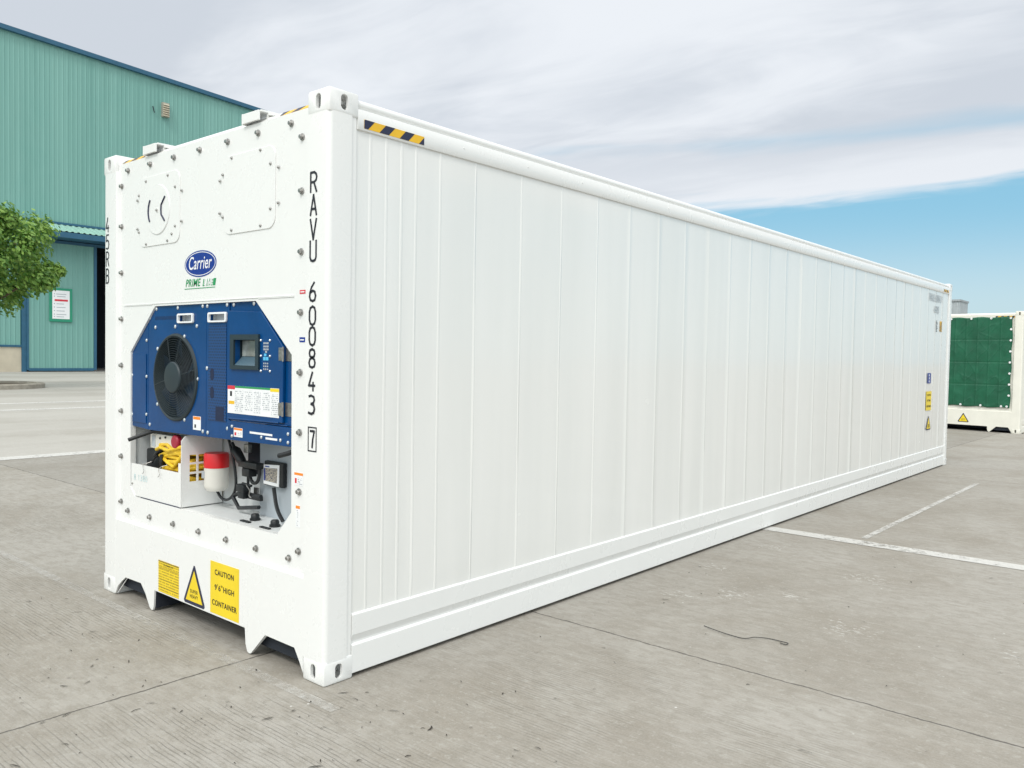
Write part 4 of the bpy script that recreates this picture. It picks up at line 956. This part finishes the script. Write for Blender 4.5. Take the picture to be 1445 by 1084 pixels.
def corr(mb, y0, y1, z0, z1f, x, per=.30, dep=.022):
    """ribbed sheet facing +X, between z0 and z1f(y)"""
    y = y0; prev = None
    prof = []
    while y < y1 - 1e-6:
        for f_, d in ((0, 0), (.62, 0), (.72, dep), (.90, dep), (1.0, 0)):
            yy_ = y + f_ * per
            if yy_ <= y1 + 1e-6: prof.append((yy_, d))
        y += per
    q = []
    for p_ in prof:
        if not q or p_[0] > q[-1][0] + 1e-6: q.append(p_)
    V = [(mb.bm.verts.new((x + d, y, z0)), mb.bm.verts.new((x + d, y, z1f(y)))) for y, d in q]
    for a, b in zip(V, V[1:]): mb.bm.faces.new((a[0], b[0], b[1], a[1]))
m_ = MB(); corr(m_, -60, 80, 9.9, RZ, WX); corr(m_, -60, 18.15, 1.75, lambda y: 9.88, WX); corr(m_, 31.0, 80, 1.75, lambda y: 9.88, WX)
m_.poly([(WX - 60, 80, 0), (WX, 80, 0), (WX, 80, RZ(80)), (WX - 60, 80, RZ(80))]); m_.poly([(WX - 60, -60, 0), (WX, -60, 0), (WX, -60, RZ(-60)), (WX - 60, -60, RZ(-60))]); m_.poly([(WX - 60, -60, 0), (WX - 60, 80, 0), (WX - 60, 80, RZ(80)), (WX - 60, -20, RZ(-20)), (WX - 60, -60, RZ(-60))])
PW(m_, 'wall', GREEN)
m_ = MB(); m_.box(WX - .2, WX + .03, -60, 18.15, 0, 1.64); m_.box(WX - .2, WX + .03, 31, 80, 0, 1.64); PW(m_, 'plinth', BEIGE)
m_ = MB(); m_.box(WX - .2, WX + .10, -60, 18.15, 1.645, 1.78); m_.box(WX - .2, WX + .10, 31, 80, 1.645, 1.78)
m_.box(WX - .1, WX + .14, 18.02, 18.30, 0.0, 9.5); PW(m_, 'flashing', TRIM)
m_ = MB()
for ya, yb_ in ((-60, -20), (-20, 80)):
    m_.prism([(ya, RZ(ya) - .05), (yb_, RZ(yb_) - .05), (yb_, RZ(yb_) + .24), (ya, RZ(ya) + .24)], WX - .3, WX + .28, 'x')
PW(m_, 'roof_trim', TRIM)
m_ = MB()
for ya, yb_ in ((-60, -20), (-20, 80)): m_.poly([(WX, ya, RZ(ya)), (WX, yb_, RZ(yb_)), (WX - 60, yb_, RZ(yb_)), (WX - 60, ya, RZ(ya))])
PW(m_, 'roof', TRIM)
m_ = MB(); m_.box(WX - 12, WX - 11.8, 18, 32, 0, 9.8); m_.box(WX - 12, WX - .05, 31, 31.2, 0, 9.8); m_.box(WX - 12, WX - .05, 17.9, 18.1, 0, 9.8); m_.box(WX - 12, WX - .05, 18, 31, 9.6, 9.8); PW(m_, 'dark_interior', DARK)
m_ = MB(); corr(m_, 18.42, 22.62, .25, lambda y: 8.75, WX + .16, per=.35, dep=.02)
door = PW(m_, 'sliding_door', GREEN)
m_ = MB(); m_.box(WX + .05, WX + .22, 18.30, 18.42, .12, 8.8); m_.box(WX + .05, WX + .22, 22.62, 22.80, .12, 8.8); m_.box(WX + .05, WX + .22, 18.42, 22.62, .06, .25); m_.box(WX + .05, WX + .215, 18.30, 31, 8.76, 8.95); PW(m_, 'door_frame', TRIM, parent=door)
# canopy
m_ = MB(); y = 17.2; q = []
while y < 33:
    q += [(y, 0), (y + .16, 0), (y + .22, .05), (y + .32, .05)]; y += .38
V = [(m_.bm.verts.new((WX + .05, yy_, 10.05 + d)), m_.bm.verts.new((WX + 1.95, yy_, 9.38 + d))) for yy_, d in q]
for a, b in zip(V, V[1:]): m_.bm.faces.new((a[0], b[0], b[1], a[1]))
cp = PW(m_, 'canopy', GREEN2)
m_ = MB(); m_.box(WX + 1.90, WX + 2.02, 17.2, 33, 8.98, 9.34); m_.box(WX + .05, WX + 1.9, 17.2, 17.3, 9.0, 9.36); m_.box(WX + .06, WX + 1.9, 17.3, 33, 9.0, 9.06); PW(m_, 'canopy_fascia', TRIM, parent=cp)
m_ = MB(); m_.box(WX + .05, WX + .14, 17.2, 33, 10.08, 10.22); PW(m_, 'canopy_flashing', TRIM, parent=cp)
# vent on the wall
m_ = MB(); m_.box(WX + .05, WX + .28, 27.50, 28.05, 19.00, 20.05, bev=.02); vt = PW(m_, 'wall_vent', mat('vent_grey', (0.36, 0.35, 0.29), .7, var=.2))
m_ = MB()
for k in range(6): m_.prism([(WX + .281, 19.05 + k * .16), (WX + .39, 19.05 + k * .16), (WX + .281, 19.15 + k * .16)], 27.55, 28.00, 'y')
PW(m_, 'vent_louvre', BEIGE, parent=vt)
m_ = MB(); m_.tube([(WX + .1, 26.85, 19.62), (WX + .14, 26.95, 19.15)], .035, 8); PW(m_, 'pipe_stub', DARK)
# notice board on the door
nb = empty('notice_board', (WX + .25, 20.4, 3.42)); ON = Vector((-(WX + .25), -20.4, -3.42))
tag(nb, 'green framed white notice board on the sliding door of the warehouse', 'notice board')
m_ = MB(); m_.box(WX + .205, WX + .26, 19.68, 21.15, 3.42, 5.71, bev=.01); m_.build('frame', mat('sign_green', (0.02, 0.27, 0.16), .5), nb, ON)
m_ = MB(); m_.box(WX + .262, WX + .27, 19.86, 20.97, 3.62, 5.55); bd = m_.build('board', PAPER, nb, ON)
m_ = MB(); m_.box(WX + .272, WX + .276, 20.0, 20.85, 4.82, 4.95); m_.build('red_bar', REDV, bd)
m_ = MB()
for k, (z_, a, b) in enumerate(((5.28, 20.1, 20.75), (5.12, 20.15, 20.7), (4.62, 20.12, 20.6), (4.38, 20.12, 20.7), (4.14, 20.12, 20.65), (3.90, 20.12, 20.75), (3.74, 20.12, 20.6))):
    m_.box(WX + .272, WX + .276, a, b, z_, z_ + .045); m_.box(WX + .272, WX + .276, 19.95, 20.02, z_, z_ + .06)
m_.build('print_line', INKG, bd)

# ================================================================== FAR BUILDING
fb = MB(); 
fb.box(-16, -10.1, 60, 62.4, 0, 5.9); 
for k in range(18): fb.box(-15.9 + k * .33, -15.8 + k * .33, 59.95, 60, .1, 5.8)
far = empty('far_shed', (-13, 66, 0)); tag(far, 'pale grey boxy shed whose top shows above the container with the green tarpaulin', 'shed')
fo = Vector((13, -66, 0)); fb.build('wall', mat('grey_cladding', (0.40, 0.44, 0.46), .7, var=.1), far, fo)
fb = MB(); fb.prism([(-16.05, 5.9), (-10.05, 5.9), (-10.05, 6.02), (-16.05, 6.02)], 59.9, 62.5, 'y'); fb.build('roof', mat('shed_roof', (0.33, 0.36, 0.38), .7), far, fo)

# ================================================================== TREE AND PLANTER
def fn_leaf(t, b):
    oi = t.geo('Random Per Island')
    c = t.mix(oi, (0.065, 0.185, 0.028, 1), (0.29, 0.46, 0.09, 1))
    t.l.new(c, b.inputs['Base Color'])
    tr = t.new('ShaderNodeBsdfTranslucent'); t.l.new(c, tr.inputs[0]); mx = t.new('ShaderNodeMixShader'); mx.inputs[0].default_value = .25
    t.l.new(b.outputs[0], mx.inputs[1]); t.l.new(tr.outputs[0], mx.inputs[2]); t.l.new(mx.outputs[0], t.n['Material Output'].inputs[0])
LEAF = mat('leaf', (0.06, 0.16, 0.03), .5, fn=fn_leaf)
BARK = mat('bark', (0.12, 0.085, 0.055), .9, var=.3, vscale=8, bump=.6)
def E_(px_x, depth=35.0):  # not used for placement by pixel
    return px_x
def make_tree(base, label, H=8.3, Rr=3.35, cz=5.45, seed=4, nleaf=25000):
    rn = random.Random(seed); t_ = empty('broadleaf_tree', base); tag(t_, label, 'tree')
    m_ = MB(); m_.tube([(0, 0, 0), (.03, .02, 1.2), (-.04, .05, 2.4), (.05, 0, 3.6), (0, .1, 5.2)], [.20, .15, .13, .11, .05], 12)
    limbs = []
    for k in range(12):
        a = k * 2.4 + rn.uniform(-.3, .3); h0 = 2.3 + k * .25; L = rn.uniform(1.6, 2.8)
        e = (math.cos(a) * L, math.sin(a) * L, h0 + rn.uniform(.8, 2.4))
        m_.tube([(0, 0, h0), (e[0] * .45, e[1] * .45, h0 + (e[2] - h0) * .35), e], [.075, .05, .02], 8); limbs.append(e)
    m_.build('trunk', BARK, t_, smooth=True)
    cl_ = []
    for k in range(58):
        while True:
            v = Vector((rn.uniform(-1, 1), rn.uniform(-1, 1), rn.uniform(-1, 1)))
            if .25 < v.length < 1: break
        v = v.normalized() * v.length ** .45
        c = Vector((v.x * Rr * .84, v.y * Rr * .84, cz + v.z * 2.0 * (1 if v.z > 0 else .95)))
        cl_.append((c * 1.0 + Vector((rn.uniform(-.35, .35), rn.uniform(-.35, .35), rn.uniform(-.4, .3))), rn.uniform(.3, .9)))
    cl_ += [(Vector(e), .7) for e in limbs]
    vs, fs = [], []
    for i in range(nleaf):
        c, r = rn.choice(cl_)
        d = Vector((rn.gauss(0, 1), rn.gauss(0, 1), rn.gauss(0, .8))).normalized() * r * rn.uniform(.45, 1.08)
        p = c + d; n = (d.normalized() + Vector((rn.uniform(-.8, .8), rn.uniform(-.8, .8), rn.uniform(-.1, 1.1)))).normalized()
        u = n.cross(Vector((rn.random(), rn.random(), rn.random()))).normalized(); w2 = n.cross(u); s = rn.uniform(.07, .14)
        b0 = len(vs); vs += [p - u * s, p + w2 * s * .5 - u * s * .1, p + u * s + n * -.02, p - w2 * s * .5 - u * s * .1]; fs.append((b0, b0 + 1, b0 + 2, b0 + 3))
    me = bpy.data.meshes.new('crown'); me.from_pydata(vs, [], fs); me.materials.append(LEAF)
    o = bpy.data.objects.new('crown', me); COL.objects.link(o); o.parent = t_
    return t_
TREE = Vector((-34.1, 8.62, .12))
make_tree(TREE, 'round green leafy tree in a round kerbed planter in front of the warehouse')
pn = MB(); pn.lathe([(2.35, 0), (2.35, .16), (2.30, .20), (2.05, .20), (2.0, .12), (.001, .14)], (TREE.x, TREE.y, 0), 'z', 56)
pk = pn.build('planter_kerb', mat('planter_concrete', (0.33, 0.30, 0.25), .85, var=.25, vscale=3), smooth=True); tag(pk, 'low round concrete kerb around the foot of the green tree', 'kerb')
pn = MB(); pn.lathe([(1.99, .124), (1.2, .15), (.22, .16), (.0001, .16)], (TREE.x, TREE.y, 0), 'z', 40); pn.build('soil', mat('soil', (0.12, 0.09, 0.06), .95, var=.4, vscale=6, bump=.8), pk)

# ================================================================== SMALL THINGS ON THE GROUND
m_ = MB(); m_.tube(smoothpath([(.925, 2.128, .006), (1.02, 2.09, .010), (1.12, 2.082, .006), (1.205, 2.083, .006), (1.25, 2.13, .012), (1.31, 2.181, .006), (1.40, 2.185, .006), (1.43, 2.175, .008), (1.425, 2.150, .006), (1.39, 2.155, .006)]), .0024, 6)
tag(m_.build('wire', mat('dark_wire', (0.05, 0.05, 0.045), .6), smooth=True), 'thin dark bent wire lying on the concrete right of the white container', 'wire')
LIT = mat('dry_leaf', (0.035, 0.028, 0.02), .9, var=.4, vscale=30)
rn = random.Random(11); vs, fs = [], []
def bit(x, y, L, wd, a, curl):
    n = 4; b0 = len(vs)
    for i in range(n + 1):
        t = i / n; th = a + curl * t; px = x + L * (t - .5) * math.cos(th); py = y + L * (t - .5) * math.sin(th); ww = wd * math.sin(math.pi * (.12 + .76 * t)); z = .003 + .002 * math.sin(math.pi * t)
        vs.append((px - math.sin(th) * ww, py + math.cos(th) * ww, z)); vs.append((px + math.sin(th) * ww, py - math.cos(th) * ww, z + .001))
    for i in range(n): fs.append((b0 + 2 * i, b0 + 2 * i + 1, b0 + 2 * i + 3, b0 + 2 * i + 2))
for k in range(300):
    r = rn.random()
    if r < .40: x, y = rn.gauss(-.9, 1.0), rn.gauss(-.65, .45)
    elif r < .60: x, y = rn.gauss(.55, .35), rn.gauss(-.15, .3)
    elif r < .85: x, y = rn.uniform(.1, 3.2), rn.uniform(.2, 5)
    else: x, y = rn.uniform(-9, -3), rn.uniform(-2, 5)
    if -2.5 < x < .05 and y > -.03: continue
    big = rn.random() < .18
    bit(x, y, rn.uniform(.010, .028) * (2.2 if big else 1), rn.uniform(.0012, .003) * (1.5 if big else 1), rn.gauss(0.3, .9), rn.uniform(-.7, .7) * (2.5 if rn.random() < .15 else 1))
me = bpy.data.meshes.new('leaf_litter'); me.from_pydata(vs, [], fs); me.materials.append(LIT)
o = bpy.data.objects.new('leaf_litter', me); COL.objects.link(o); tag(o, 'scattered dry leaf scraps and twigs on the concrete', 'litter', kind='stuff')
bpy.context.view_layer.update()
